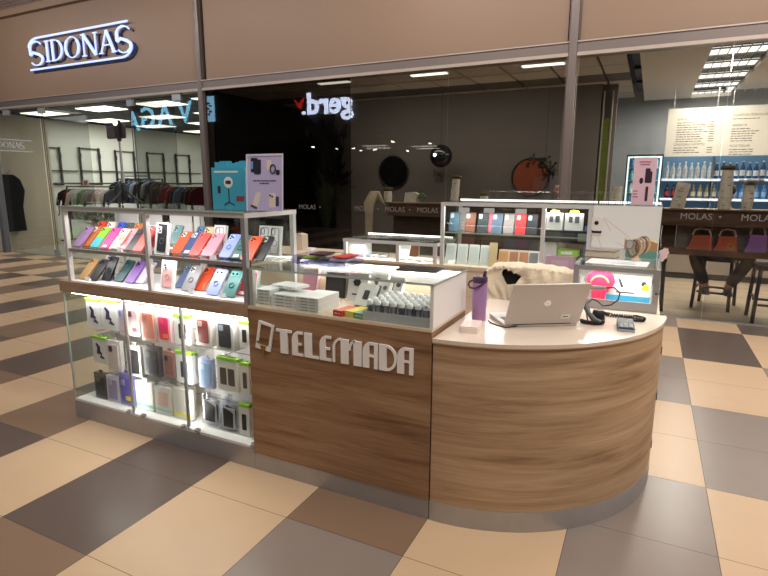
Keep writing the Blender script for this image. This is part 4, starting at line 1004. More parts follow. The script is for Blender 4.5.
for i in range(12):
    for j in range(3): b.box(-.145 + i * .017, -.132 + i * .017, -.002, -.0002, .02 + j * .018, .033 + j * .018)
b.build('key_print', M('key_print', (70, 72, 76), .4), t, 0)
MB().prism(rrect(.06, .055, .004, .105, .042), -.002, -.0002, 'Y').build('label', M('label_grey', (150, 152, 156), .4), t, 0)
card('blue upright box behind the right end of the keyboard box', 'product box', 'product_box', .415, 2.06, RZ, .05, .34, 4, (92, 128, 190), .05)
card('white upright support box under the keyboard box at the left', 'product box', 'product_box', .17, 1.985, RZ, .09, .215, 0, (226, 226, 230), .06)
t = thing('product_box', 'lilac pink box lying low under the keyboard box', 'product box', (.29, 1.945, RZ))
MB().box(-.14, .06, -.0, .12, 0, .12).build('carton', M('lilac_pink', (214, 164, 204), .45), t, 0); MB().box(-.1, .02, -.002, -.0002, .03, .09).build('pale_print', M('lilac_pale', (226, 186, 216), .45), t, 0)
t = thing('product_box', 'lime green box lying on the lilac pink one', 'product box', (.3, 2.0, RZ + .1205)); MB().box(-.07, .07, -.04, .06, 0, .045).build('carton', M('lime_box', (150, 206, 70), .45), t, 0)
MB().box(-.05, .03, -.042, -.0402, .012, .034).build('pale_print', PAPER, t, 0)
# low rear case contents
card('tall white box at the left end of the long low showcase', 'product box', 'product_box', at(357, 258, y=2.02).x, 2.0, RZ, .19, .135, 0, (240, 240, 240), .12)
p = at(402, 262, y=2.0); card('white tablet leaning in the long low showcase', 'tablet', 'tablet', p.x, 2.0, RZ, .1, .15, 30, (236, 236, 236), .012, 0, None, 'panel', (228, 228, 230))
p = at(414, 250, y=2.18); card('brown wallet at the back of the long low showcase', 'phone wallet', 'phone_wallet', p.x, 2.16, RZ, .08, .14, 14, (150, 92, 70), .014)
for k, (u, c, nm) in enumerate(((371, (200, 150, 120), 'tan'), (378, (150, 164, 186), 'grey-blue'), (386, (226, 226, 228), 'white'), (393, (170, 176, 180), 'grey'))):
    p = at(u, 254, z=.92); o = white_box(nm + ' small flat pack lying in the long low showcase, beside the white box', p.x, 2.08, RZ, .085, .13, .022, 10 * k - 12, None, 'accessory_pack', c)
for k in range(4):
    o = white_box('white flat phone box near the right end of the low showcase, %s from left' % ('first', 'second', 'third', 'fourth')[k], -1.02 + k * .075, 2.03 + .02 * (k % 2), RZ, .066, .14, .02, -14, 'white phone boxes in the long low showcase')
card('white sloped sign card between the long low and tall showcases', 'card', 'price_card', -.6, 1.97, RZ, .06, .05, 40, (236, 232, 230), .003)

# right showcase contents
t = thing('hot_pink_pouch', 'hot pink round-topped pouch inside the low showcase', 'pouch', (.595, 1.02, .8985)); t.scale = (.78, 1, .98)
pol = [(-.045, 0), (.04, 0), (.044, .05), (.05, .08), (.085, .105), (.1, .135), (.09, .165), (.06, .19), (.01, .2), (-.045, .19), (-.085, .165), (-.095, .135), (-.07, .11), (-.05, .08)]
MB().prism(pol, 0, .02, 'Y').build('pouch', M('hot_pink_silicone', (250, 62, 108), .45), t)
b = MB(); stroke(b, arc(0, .12, .06, .045, 10, 170, 10), .012, Matrix.Translation((0, -.0005, 0)), .002); b.build('beige_trim', M('beige_cord', (226, 170, 120), .5), t, 0)
t = thing('product_box', 'white box with a sky blue band inside the low showcase', 'product box', (.742, 1.03, .8985), (-6, 0, 0))
MB().box(-.11, .11, 0, .03, 0, .175).build('carton', PAPER, t, 0)
MB().box(-.11, .11, -.001, -.0002, .025, .06).build('blue_band', M('sky_band', (70, 170, 214), .4), t, 0)
b = MB(); stroke(b, [(-.05, .15), (-.03, .105)], .012, Matrix.Translation((0, -.0002, 0)), .001); b.prism(circ(.014, .075, .13, 8), -.0012, -.0002, 'Y'); b.box(-.06, .03, -.0012, -.0002, .074, .08); b.build('dark_picture', M('dark_print', (70, 66, 80), .4), t, 0)
b = MB(); b.prism([(.06, .1), (.1, .095), (.1, .125), (.08, .13)], -.002, -.0013, 'Y'); b.build('yellow_picture', YELLOW, t, 0)
t = thing('leaflet', 'white leaflet with a pale green print behind the hot pink pouch', 'leaflet', (.545, 1.06, .8985), (-12, 0, 0))
MB().box(-.06, .06, 0, .004, 0, .19).build('sheet', PAPER, t, 0); b = MB(); stroke(b, arc(0, .13, .035, .03, 0, 300, 12), .008, Matrix.Translation((0, -.0002, 0)), .001); b.build('green_print', M('green_print', (150, 200, 110), .5), t, 0)
t = thing('book', 'thick book-like box with a grey-brown cover lying on the low showcase', 'box', (.575, 1.32, 1.1305), (0, 0, -10)); t.scale = (.82, .82, 1)
MB().box(-.1, .1, -.07, .07, .003, .036).build('page_block', M('page_cream', (214, 200, 178), .6), t, 0)
b = MB(); b.box(-.104, .104, -.074, .074, .0365, .042); b.box(-.104, .104, -.074, .074, 0, .0028); b.build('cover', M('grey_brown', (138, 124, 112), .5), t, 0)
# watch display
t = thing('watch_stand', 'beige stand wrapped with watch straps and a round grey watch', 'watch stand', (.765, 1.2, 1.1305), (0, 0, -8)); t.scale = (.72, .8, .95)
b = MB(); b.lathe([(.035, 0), (.035, .01), (.02, .02), (.018, .03), (.0, .031)], 16); b.build('base', M('cream_stand', (206, 186, 160), .5), t)
sc = [M('strap_brown', (120, 92, 72), .5), M('strap_beige', (196, 170, 140), .5), M('strap_stone', (176, 160, 146), .5)]
for k in range(5):
    a0 = k * .006
    b = MB(); b.tube([(-.03 + a0 + .012 * k + .04 * math.cos(q * PI / 9), .0 + .01 * k + .016 * math.sin(q * PI / 9), .075 + .048 * math.sin(q * PI / 9) + .006 * k) for q in range(18)], [.0065] * 18, 8, 0, None, True); b.build('strap', sc[k % 3], t)
b = MB(); b.lathe([(.03, 0), (.03, .009), (.026, .012), (0, .012)], 24, 0, TR((-.045, -.04, .1), 80, 0, -10)); f_ = b.build('watch_case', M('watch_grey', (134, 132, 134), .3, .4), t)
MB().lathe([(.023, .0125), (.023, .0135), (0, .0135)], 24, 0, TR((-.045, -.04, .1), 80, 0, -10)).build('dial', M('dial_grey', (170, 168, 170), .3), f_)
t = thing('pouch', 'teal and tan patterned pouch lying behind the watch stand', 'pouch', (.785, 1.36, 1.1305), (0, 0, 0)); t.scale = (.85, 1, .9)
b = MB(); b.prism(rrect(.2, .045, .012, 0, .0225), 0, .1, 'Y'); b.build('teal_base', M('teal_cloth', (104, 160, 152), .7), t)
b = MB(); b.prism([(-.11, .046), (.1, .046), (.1, .1), (.05, .115), (-.04, .085), (-.11, .12)], .01, .09, 'Y'); b.build('tan_top', M('tan_leather', (186, 146, 100), .6, 0, 0, .4, .15, 60), t)
b = MB(); 
t = thing('leaflet', 'white printed leaflet lying on the low showcase in front of the watch stand', 'leaflet', (.67, 1.1, 1.1305), (0, 0, -4)); MB().box(-.15, .16, -.1, .1, 0, .002).build('sheet', PAPER, t, 0)
b = MB(); b.box(-.02, .1, -.06, -.04, .0021, .0026); b.box(.0, .09, .0, .01, .0021, .0026); b.build('teal_print', M('teal_print', (120, 190, 186), .5), t, 0)
t = thing('key_fob', 'pale pink flower-edged fob hanging at the right edge of the kiosk', 'fob', (.91, 1.75, 1.11)); t.scale = (.66, 1, .66)
b = MB(); pts = [((.042 + .004 * math.cos(9 * a)) * math.cos(a), .075 * (1 + .06 * math.cos(9 * a)) * math.sin(a)) for a in [2 * PI * k / 54 for k in range(54)]]
b.prism(pts, -.012, 0, 'Y', 0, Matrix.Rotation(R(28), 4, 'Y')); b.build('pad', M('pink_pad', (238, 208, 210), .6), t)
MB().tube([(-.02, 0, .075), (-.03, .03, .17), (-.026, .05, .28)], .0018, 6).build('string', PAPER, t)
# device on the white board, with pink line drawing
t = thing('gadget_card', 'white card with a black round-eyed gadget stuck on the white board', 'gadget', (.488, RY + .008, 1.21))
MB().prism(rrect(.07, .12, .008, 0, .06), -.008, 0, 'Y').build('card', M('card_beige', (232, 226, 222), .5), t)
b = MB(); b.prism(circ(.014, -.004, .082, 18), -.012, -.0082, 'Y'); b.prism([(-.03, .012), (.03, .012), (.034, .03), (.022, .026), (-.022, .026), (-.034, .034)], -.012, -.0082, 'Y'); b.build('black_gadget', BLACK, t)
b = MB(); pk = M('pink_ink', (226, 176, 186), .5)
for ln in ([(.53, 1.33), (.62, 1.26), (.7, 1.2)], [(.53, 1.32), (.58, 1.24)], [(.47, 1.19), (.44, 1.12)], [(.5, 1.19), (.53, 1.12)], [(.62, 1.16), (.72, 1.12)]): stroke(b, ln, .003, Matrix.Translation((0, RY + .0098, 0)), .001)
b.build('pink_drawing', pk, TC, 0)

# ================================================================== CARDS, BOXES AND TRIPOD ON TOP OF THE CABINETS
TOP = 1.4155
TQ = M('turquoise_card', (70, 172, 200), .4)
def selfie_box(label, x, y, rz, w, h, tabx):
    t = thing('selfie_stick_box', label, 'product box', (x, y, TOP), (0, 0, rz))
    MB().box(-w / 2, w / 2, 0, .05, 0, h).build('carton', TQ, t, 0)
    b = MB(); b.prism([(-w / 2, h + .0005), (w / 2, h + .0005), (w / 2, h + .03), (.03, h + .03), (.025, h + .018), (-.025, h + .018), (-.03, h + .03), (-w / 2, h + .03)], .03, .034, 'Y'); b.build('hang_flap', TQ, t, 0)
    b = MB(); b.prism(circ(.03, .0, h * .65, 20), -.001, -.0002, 'Y'); b.box(-w * .42, w * .3, -.001, -.0002, h * .88, h * .92); c_ = b.build('white_print', PAPER, t, 0)
    b = MB(); stroke(b, [(0, h * .5), (0, h * .16)], .006, Matrix.Translation((0, -.0002, 0)), .0012); stroke(b, [(-.035, h * .1), (0, h * .18), (.035, h * .1)], .006, Matrix.Translation((0, -.0002, 0)), .0013)
    b.prism(rrect(.036, .018, .004, 0, h * .65), -.0022, -.0012, 'Y'); b.prism(rrect(.02, .04, .004, -.065, h * .47), -.0012, -.0002, 'Y'); b.build('tripod_print', M('tripod_ink', (50, 46, 60), .5), t, 0)
    MB().box(w * .22, w * .45, -.0014, -.0002, h * .2, h * .32).build('red_label', M('dark_red_label', (150, 62, 76), .5), t, 0)
selfie_box('turquoise selfie-stick box standing in front on the cabinet top', -1.275, .17, 3, .225, .225, 0)
selfie_box('turquoise selfie-stick box standing just behind the front one', -1.325, .26, 3, .22, .235, 0)
t = thing('poster_card', 'lilac advertising card with phone cases standing on the cabinet top', 'advertising card', (-1.01, .14, TOP), (-3, 0, 0))
pw, ph = .232, .29
MB().box(-pw / 2, pw / 2, 0, .004, 0, ph).build('card', M('lilac_card', (196, 186, 226), .45), t, 0)
b = MB(); b.box(-pw / 2 - .003, pw / 2 + .003, -.003, -.0002, ph - .008, ph + .002); b.box(-pw / 2 - .003, -pw / 2 + .003, -.003, -.0002, 0, ph - .0082); b.box(pw / 2 - .003, pw / 2 + .003, -.003, -.0002, 0, ph - .0082); b.build('clear_holder_edge', M('frost_edge', (222, 220, 232), .3), t, 0)
b = MB(); b.prism(rrect(.045, .075, .007, -.067, .235), -.001, -.0002, 'Y'); b.prism(rrect(.045, .075, .007, -.045, .226), -.0018, -.0011, 'Y'); b.prism(rrect(.012, .04, .004, -.08, .235), -.0026, -.0012, 'Y', 1); b.build('black_case_picture', [M('navy_black', (34, 36, 54), .4), M('sky_pic', (120, 170, 214), .4)], t)
b = MB(); b.tube([(.055 + .016 * math.cos(a * PI / 8), -.0022, .215 + .022 * math.sin(a * PI / 8)) for a in range(16)], .0035, 6, 0, None, True); b.prism(rrect(.022, .026, .005, .086, .197), -.0014, -.0002, 'Y'); b.build('ring_picture', M('navy_black', (34, 36, 54), .4), t)
b = MB(); b.prism(rrect(.03, .05, .004, .03, .235), -.001, -.0002, 'Y'); b.build('pale_case_picture', M('cream_pic', (232, 214, 206), .4), t)
MB().prism(rrect(.042, .075, .006, .05, .055), -.001, -.0002, 'Y').build('pale_case_picture', M('cream_pic', (232, 214, 206), .4), t)
MB().prism([(-.09, .015), (-.05, .015), (-.02, .095), (-.055, .095)], -.001, -.0002, 'Y').build('slanted_phone_picture', M('cream_pic', (232, 214, 206), .4), t)
b = MB(); b.prism([(-.092, .02), (-.052, .006), (-.048, .018), (-.09, .032)], -.0018, -.0011, 'Y'); b.prism(rrect(.02, .05, .005, .082, .05), -.001, -.0002, 'Y'); b.prism(circ(.006, .037, .08, 10), -.0018, -.0011, 'Y'); b.prism(circ(.006, .05, .074, 10), -.0018, -.0011, 'Y'); b.build('dark_picture', M('plum_pic', (70, 60, 84), .4), t)
b = MB()
for k, (w_, z_) in enumerate(((.15, .152), (.062, .138))):
    x = -w_ / 2; q = random.Random(k)
    while x < w_ / 2: l = .008 + q.random() * .014; b.box(x, min(x + l, w_ / 2), -.001, -.0002, z_, z_ + .006); x += l + .004
b.build('text_lines', M('navy_text', (52, 46, 92), .5), t, 0)
# tripod selfie stick
t = thing('selfie_tripod', 'black selfie tripod with a phone clamp and round light on the cabinet top', 'tripod', (-2.2, .24, TOP))
MB().lathe([(.011, .06), (.011, .2), (.008, .2), (.008, .32), (.006, .32), (.006, .4), (0, .401)], 12).build('pole', STEEL, t)
MB().lathe([(.018, .03), (.02, .05), (.016, .13), (.012, .14)], 12).build('grip', BLACK, t)
for k in range(3):
    a = 2 * PI * k / 3 + .5
    b = MB(); b.tube([(.014 * math.cos(a), .014 * math.sin(a), .09), (.06 * math.cos(a), .06 * math.sin(a), .05), (.12 * math.cos(a), .12 * math.sin(a), .006)], [.007, .008, .006], 8); b.build('leg', BLACK, t)
b = MB(); b.ball((0, 0, .405), .014, 0, (1, 1, 1), 12); b.box(-.014, .014, -.016, .01, .41, .52); b.build('clamp', BLACK, t)
ph_ = MB().prism(rrect(.165, .085, .012, -.045, .455), .012, .022, 'Y').build('phone', M('phone_brown_black', (58, 50, 50), .3), t)
MB().prism(rrect(.155, .076, .008, -.045, .455), .0105, .0118, 'Y').build('phone_screen', M('phone_screen', (86, 76, 76), .25), ph_)
MB().ball((0, -.02, .505), .02, 0, (1, .5, 1), 16).build('round_light', M('ring_lamp', (250, 250, 250), .5, 0, 1.2), t)
# small clear bars lying on the cabinet top
for k, (x, w_) in enumerate(((-2.28, .17), (-1.62, .16), (-1.75, .2))):
    o = MB().prism(rrect(w_, .05, .006), 0, .018).build('clear_stand', PLASTIC, None, 0, (x, .1 + .05 * (k == 2) * 2, TOP + .0005)); tag(o, ('clear plastic stand lying left of the tripod', 'clear plastic stand lying near the middle of the cabinet top', 'clear plastic stand lying behind the middle one')[k], 'stand')
t = thing('poster_card', 'pink advertising card standing on the rear showcase top', 'advertising card', (.757, 2.0, 1.4205), (-3, 0, 0))
t.scale = (.56, 1, .98); MB().box(-.125, .125, 0, .004, 0, .325).build('card', M('pink_card', (226, 190, 204), .45), t, 0)
b = MB(); b.prism(rrect(.055, .1, .01, .035, .2), -.001, -.0002, 'Y'); b.prism(rrect(.05, .08, .01, .06, .19), -.0018, -.0011, 'Y'); b.prism(rrect(.03, .1, .004, .04, .075), -.001, -.0002, 'Y'); b.prism(circ(.022, -.03, .165, 14), -.001, -.0002, 'Y'); b.build('product_picture', M('plum_black', (58, 40, 54), .4), t)
b = MB()
for x0, x1, z in ((-.07, .06, .29), (-.055, .05, .272)): b.box(x0, x1, -.001, -.0002, z, z + .007)
b.build('title_lines', M('rose_text', (150, 80, 110), .5), t, 0); b = MB()
for x0, x1, z in ((-.11, -.06, .09), (-.11, -.065, .07), (-.11, -.05, .05)): b.box(x0, x1, -.001, -.0002, z, z + .007)
b.build('text_lines', M('rose_text', (150, 80, 110), .5), t, 0)

# ================================================================== CLOTHES SHOP (left)
CW, CCZ = M('clothes_shop_wall', (206, 206, 198), .6), 3.2
struct('wall_clothes_shop_left', bx(-14.1, -14.0, 5.9, 15.1, 0, CCZ), CW, None, 0)
struct('wall_clothes_shop_back', bx(-14.1, -6, 15, 15.1, 0, CCZ), CW, None, 0)
struct('wall_clothes_shop_right', bx(-6.05, -5.95, GY + .14, 15, 0, CCZ), M('clothes_shop_wall_grey', (150, 150, 146), .6), None, 0)
struct('floor_clothes_shop', bx(-14.5, -6.0, GY, 15, -.1, .002), M('clothes_floor', (176, 168, 152), .45, 0, 0, .4, .04, 3), None, 0)
b = MB(); b.box(-14.5, -6.0, GY + .17, 15, CCZ + .1, CCZ + .14, 0)
y = GY + .2
while y < 15: b.box(-14.5, -6.0, y, y + .09, CCZ + .02, CCZ + .09, 1); y += .16
struct('ceiling_clothes_shop', b, [M('ceiling_black', (14, 15, 20), .8), M('ceiling_navy', (36, 40, 54), .5)], None, 0)
PAN = M('panel_glow', (255, 252, 240), .5, 0, 2.6)
for i, x in enumerate((-12.9, -10.8, -8.9, -7.2)):
    for j, y in enumerate((6.65, 8.4, 10.05, 11.9)):
        t = thing('ceiling_light', 'square white light panel in the dark ceiling of the clothes shop', 'ceiling light', (x, y, CCZ), (0, 0, 0), 'light panels of the clothes shop')
        b = MB(); b.box(-.52, .52, -.32, .32, .012, .03); b.build('frame', WHITE, t, 0)
        MB().box(-.5, .5, -.3, .3, 0, .011).build('diffuser', PAN, t, 0)
for x, y, p in ((-11.8, 8.5, 115), (-8.6, 8.2, 60), (-10.5, 12.5, 120)): light('clothes_shop_light', (x, y, CCZ - .05), (0, 0, 0), 2.5, 2.5, p, (250, 255, 244))
# beige pillar with the small sign
STONE = M('beige_panel', (206, 194, 174), .55, 0, 0, .4, .08, 9)
ya = at(36, 200, x=-12.15).y; yb = at(55, 200, x=-12.4).y
b = MB(); b.box(-14.5, -12.15, 5.06, ya, 0, 3.02); b.box(-14.2, -12.4, ya + .01, max(yb, ya + .2), 0, 2.98)
for z in (.25, .4, .55): b.box(-12.151, -12.148, 5.06, ya, z, z + .01)
struct('wall_clothes_shop_pillar', b, STONE, None, 0)
t = thing('wall_sign', 'small white SIDONAS sign on the beige pillar of the clothes shop', 'sign', (-12.14, 5.02, 2.26))
b = MB(); serif_letters(b, Matrix.Rotation(PI / 2, 4, 'Z') @ Matrix.Scale(.30, 4) @ Matrix.Translation((-.45, .02, .1)), .42)
b.build('lettering', M('sign_white_added_glow', (236, 238, 240), .5, 0, .35), t, 0)  # faint glow added to letters and rails to lift them off the pillar
b = MB(); b.box(.001, .012, -.15, .75, -.045, -.03); b.box(.001, .012, -.15, .75, .2, .215); b.build('rail', M('sign_white_added_glow', (236, 238, 240), .5, 0, .35), t, 0)
b = MB(); b.prism([(-.22, 0), (.22, 0), (.2, .55), (.28, .9), (.2, 1.15), (.07, 1.25), (-.07, 1.25), (-.2, 1.15), (-.28, .9), (-.2, .55)], -.07, .07, 'X')
t = thing('coat', 'long dark coat hanging at the far left beside the grey post', 'coat', (-12.02, at(9, 200, x=-12.02).y + .05, .45)); b.build('coat_body', M('black_cloth', (24, 24, 28), .9, 0, 0, .3, .2, 12), t)
MB().tube([(0, 0, 1.255), (0, 0, 1.32), (0, .03, 1.35), (0, .05, 1.32)], .006, 6).build('hanger_hook', STEEL, t)
# wall frames
for k, (u0, u1, v0, v1) in enumerate(((46, 60, 146, 176), (80, 99.5, 147, 176), (116, 134.5, 150, 177), (148, 164, 152, 178), (176.5, 190, 154, 178))):
    a, c = at(u0, v0, x=-13.9), at(u1, v0 + 1, x=-13.9)
    z1, z0 = a.z, 1.45
    t = thing('wall_rack', 'black ladder-shaped wall rack, %s from the left on the white wall' % ordn[k].replace('lowest', 'first').replace('topmost', 'fifth'), 'wall rack', (-13.95, (a.y + c.y) / 2, z0), (0, 0, 0), None)
    hy = (c.y - a.y) / 2; H_ = z1 - z0
    for s in (-1, 1):
        MB().box(-.02, .02, s * hy - .025, s * hy + .025, 0, H_).build('upright', BLACK, t, 0)
        b = MB(); b.box(.02, .05, s * hy - .05, s * hy + .02, H_ * .72, H_ * .84); b.build('bracket', BLACK, t, 0)
    b = MB()
    for f in (.02, .38, .97): b.box(-.015, .015, -hy, hy + (.5 if f == .38 else 0), H_ * f - .014, H_ * f + .014)
    b.build('rung', BLACK, t, 0)
o = MB().tube([(-13.9, 7.0, 1.5), (-13.9, 14, 1.5)], .022, 8).build('wall_rail', BLACK); tag(o, 'long black wall rail running behind the racks', 'rail')

GCOL = {'black': (30, 28, 32), 'maroon': (92, 28, 36), 'cream': (222, 214, 200), 'green and white': (110, 150, 110), 'grey': (140, 142, 144), 'pale pink': (216, 180, 176), 'white': (228, 226, 222), 'denim blue': (70, 84, 116), 'charcoal': (62, 62, 68), 'brown': (96, 70, 58), 'red': (168, 38, 46), 'navy': (34, 40, 66), 'stone': (176, 168, 156), 'blue check': (120, 136, 168)}
def garment(x, y, zr, nm, L, rz, where, group):
    t = thing('hanging_garment', '%s garment hanging %s' % (nm, where), 'garment', (x, y, zr), (0, 0, rz), group)
    b = MB(); q = random.Random(nm + where)
    pol = [(-.19, -L), (.19, -L), (.2, -.42), (.25, -.3), (.31, -.5), (.38, -.46), (.3, -.16), (.16, -.08), (.05, -.06), (-.05, -.06), (-.16, -.08), (-.3, -.16), (-.38, -.46), (-.31, -.5), (-.25, -.3), (-.2, -.42)]
    b.prism(pol, -.022, .022, 'X'); b.build('cloth', M('cloth_' + nm, tuple(c_ * .8 for c_ in GCOL[nm]), .9, 0, 0, .2, .2, 14), t)
    MB().tube([(0, -.2, -.1), (0, 0, -.05), (0, 0, 0), (0, .02, .02), (0, .03, 0)], .005, 6).build('hanger', STEEL, t)
def rack(label, x0, x1, y, zr, names, L, where):
    t = thing('clothes_rack', label, 'clothes rack', ((x0 + x1) / 2, y, .003))
    w = (x1 - x0) / 2
    b = MB(); b.tube([(-w, 0, zr), (w, 0, zr)], .014, 8); b.build('rail', BLACK, t)
    for s in (-1, 1):
        MB().box(s * w - .015, s * w + .015, -.015, .015, .025, zr + .01).build('upright', BLACK, t, 0); MB().box(s * w - .02, s * w + .02, -.3, .3, 0, .024).build('foot', BLACK, t, 0)
    n = len(names)
    for k, nm in enumerate(names): garment(x0 + .08 + (x1 - x0 - .16) * k / (n - 1), y, zr - .005, nm, L, 8 * math.sin(k * 2.3), '%s of %d %s' % (['first', 'second', 'third', 'fourth', 'fifth', 'sixth', 'seventh', 'eighth', 'ninth', 'tenth'][k], n, where), 'garments ' + where)
a, c = at(67, 190, y=7.2), at(116, 190, y=7.2)
rack('black clothes rack with pale garments behind the left display cabinet', a.x, c.x, 7.2, 1.42, ['black', 'maroon', 'cream', 'white', 'green and white', 'stone', 'grey', 'pale pink', 'cream', 'charcoal'], .85, 'on the left rack')
a, c = at(118, 190, y=8.2), at(163, 190, y=8.2)
rack('black clothes rack of dark jackets in the middle of the clothes shop', a.x, c.x, 8.2, 1.62, ['black', 'navy', 'charcoal', 'denim blue', 'grey', 'black', 'stone', 'navy', 'brown'], .8, 'on the middle rack')
a, c = at(160, 190, y=6.6), at(204, 190, y=6.6)
rack('black clothes rack with a red garment near the mullion', a.x, c.x, 6.6, 1.52, ['brown', 'charcoal', 'red', 'red', 'black', 'blue check', 'charcoal', 'brown', 'maroon'], .8, 'on the right rack')
a, c = at(62, 180, y=9.6), at(150, 180, y=9.6)
rack('far black clothes rack in front of the white wall', a.x, c.x, 9.6, 1.72, ['grey', 'black', 'stone', 'charcoal', 'cream', 'black', 'denim blue', 'navy', 'charcoal', 'blue check'], .9, 'on the far rack')
p = at(87, 178, y=7.25)
t = thing('rack_sign', 'small pink price sign standing on the left rack', 'sign', (p.x, 7.2, 1.435)); MB().box(-.12, .12, -.004, .004, 0, .16).build('card', M('sign_pink', (226, 190, 196), .5), t, 0); b = MB(); b.box(-.05, .0, -.007, -.0045, .03, .13); b.box(.02, .06, -.007, -.0045, .05, .13); b.build('print', M('sign_maroon', (110, 40, 60), .5), t, 0)
def plant(label, x, y, h, n, spread, col, pot=(90, 86, 80), z=0.003, lw=.03, pr=.16):
    t = thing('potted_plant', label, 'plant', (x, y, z)); q = random.Random(label)
    MB().lathe([(pr * .75, 0), (pr, .3 * h), (pr * .9, .3 * h), (pr * .88, .28 * h), (0, .28 * h)], 18).build('pot', M('pot' + str(pot), pot, .5), t)
    b = MB(); s = MB()
    for k in range(n):
        a = q.random() * 6.28; r_ = spread * (.3 + .7 * q.random()); hh = h * (.5 + .5 * q.random())
        tip = Vector((r_ * math.cos(a), r_ * math.sin(a), hh)); base = Vector((.03 * math.cos(a), .03 * math.sin(a), .28 * h)); mid = base.lerp(tip, .55) + Vector((0, 0, h * .12))
        s.tube([base, mid, mid.lerp(tip, .5)], .004, 5)
        d = (tip - mid).normalized(); sd = d.cross(Vector((0, 0, 1))).normalized()
        for e in range(3):
            c0 = mid.lerp(tip, e / 3); dd_ = (d + sd * (e - 1) * .5).normalized(); l = h * .16; ss = dd_.cross(Vector((0, 0, 1))).normalized() * lw; up = Vector((0, 0, .004))
            b.add([c0, c0 + dd_ * l * .5 + ss, c0 + dd_ * l, c0 + dd_ * l * .5 - ss, c0 + dd_ * l * .5 + up * 3], [(0, 1, 4), (1, 2, 4), (2, 3, 4), (3, 0, 4), (0, 3, 2, 1)])
    b.build('foliage', M('leaf' + str(col), col, .5, 0, 0, .4, .25, 20), t); s.build('stems', M('stem_green', (70, 90, 50), .6), t)
p = at(66, 252, z=0); plant('leafy green potted plant on the floor behind the left end of the cabinet', -10.2, 5.9, 1.05, 34, .5, (66, 84, 56), (110, 104, 98))

# ================================================================== CAFE (middle and right)
MZ = 3.05
struct('floor_cafe', bx(-6.0, 9, GY, 9.6, -.1, .002), wood('cafe_planks', (140, 122, 100), (172, 154, 130), (190, 172, 148), .7, 1), None, 0)
fm = bpy.data.materials['cafe_planks']
for nd in fm.node_tree.nodes:
    if nd.type == 'MAPPING': nd.inputs['Scale'].default_value = (.6, 9, 1) if nd.inputs['Scale'].default_value[2] < 5 else (3, 60, 1)
GREYW = M('cafe_grey_wall', (104, 97, 90), .7, 0, 0, .3, .04, 3)
DARKW = M('cafe_dark_wall', (32, 28, 27), .7)
b = MB(); b.box(-4.75, .0, 7.05, 7.15, 0, MZ, 0); struct('wall_cafe_middle', b, GREYW, None, 0)
b = MB(); b.box(-5.95, -4.76, 8.6, 8.7, 0, MZ, 0); b.box(-4.8, -4.755, 7.05, 8.6, 0, MZ, 0); struct('wall_cafe_recess', b, DARKW, None, 0)
struct('wall_cafe_partition', bx(-5.94, -5.9, GY + .14, 8.6, 0, MZ), DARKW, None, 0)
struct('wall_cafe_back', bx(.0, 9, 9.5, 9.6, 0, 3.4), M('cafe_back_wall', (176, 180, 184), .6), None, 0)
struct('wall_cafe_side', bx(-.06, .0, 7.16, 9.5, 0, 3.4), GREYW, None, 0)
# ceilings: tiled grid in the middle, white bulkhead at the right
b = MB(); b.box(-5.9, .4, GY + .17, 8.6, MZ + .03, MZ + .06, 1)
x = -5.9
while x < .35:
    yy = GY + .18
    while yy < 8.5: b.box(x, min(x + .565, .4), yy, yy + .565, MZ, MZ + .029, 0 if int((yy - GY) / .6) != 2 else 2); yy += .6
    x += .6
struct('ceiling_cafe_middle', b, [M('ceiling_tile', (214, 204, 194), .7), M('tile_grid', (46, 43, 41), .7), M('ceiling_dark_tile', (110, 104, 98), .7)], None, 0)
b = MB(); b.box(.4, 9, GY + .17, 9.5, 3.36, 3.4); struct('ceiling_cafe', b, M('cafe_ceiling', (120, 114, 106), .7), None, 0)
b = MB(); b.box(.55, 1.28, GY + .18, 9.2, MZ, MZ + .28); b.box(1.9, 9, GY + .18, 8.5, MZ, MZ + .28); b.box(1.28, 1.9, 9.19, 9.2, MZ, MZ + .28)
struct('ceiling_cafe_bulkhead', b, M('bulkhead_white', (236, 230, 220), .6), None, 0)
t = thing('ceiling_duct', 'narrow black duct gap beside the white ceiling panel of the cafe', 'duct', (.485, 7.1, MZ + .05))
MB().box(-.05, .05, -1.9, 1.9, .1, .22).build('channel', BLACK, t, 0)
for k in range(3): MB().box(-.045, .045, -1.6 + k * 1.2, -1.1 + k * 1.2, .06, .099).build('grille', DGREY, t, 0)
BAF = M('baffle_glow', (255, 250, 240), .5, 0, 2.2)
yy = GY + .22
for k in range(5):
    t = thing('ceiling_light', 'ceiling grille light, %s band from the glass along the cafe strip' % ['first', 'second', 'third', 'fourth', 'fifth'][k], 'ceiling light', (1.59, yy + .42, MZ + .02), (0, 0, 0), 'grille lights of the cafe')
    MB().box(-.3, .3, -.02, .4, .05, .06).build('diffuser', BAF, t, 0)
    b = MB(); b.box(-.3, .3, -.41, -.03, .05, .06); b.build('dark_tile', M('dark_baffle', (58, 58, 62), .5), t, 0)
    b = MB()
    for i in range(7): b.box(-.303 + i * .1, -.297 + i * .1, -.41, .4, .03, .049)
    for i in range(3): b.box(-.3, .3, -.41 + i * .4, -.404 + i * .4, .03, .049)
    b.build('louvre', M('louvre', (120, 118, 116), .4), t, 0); yy += .84
t = thing('ceiling_light', 'long ceiling grille light running right above the menu boards', 'ceiling light', (3.2, 8.75, MZ + .02)); MB().box(-1.45, 1.45, -.2, .2, .05, .06).build('diffuser', BAF, t, 0)
b = MB()
for i in range(20): b.box(-1.45 + i * .15, -1.44 + i * .15, -.2, .2, 0, .049)
b.build('louvre', M('louvre', (120, 118, 116), .4), t, 0)
light('cafe_light', (1.5, 7.0, MZ - .02), (0, 0, 0), .4, 3.5, 150, (255, 248, 238)); light('cafe_light', (3.4, 6.6, MZ - .02), (0, 0, 0), 2, 2, 60, (255, 246, 234))
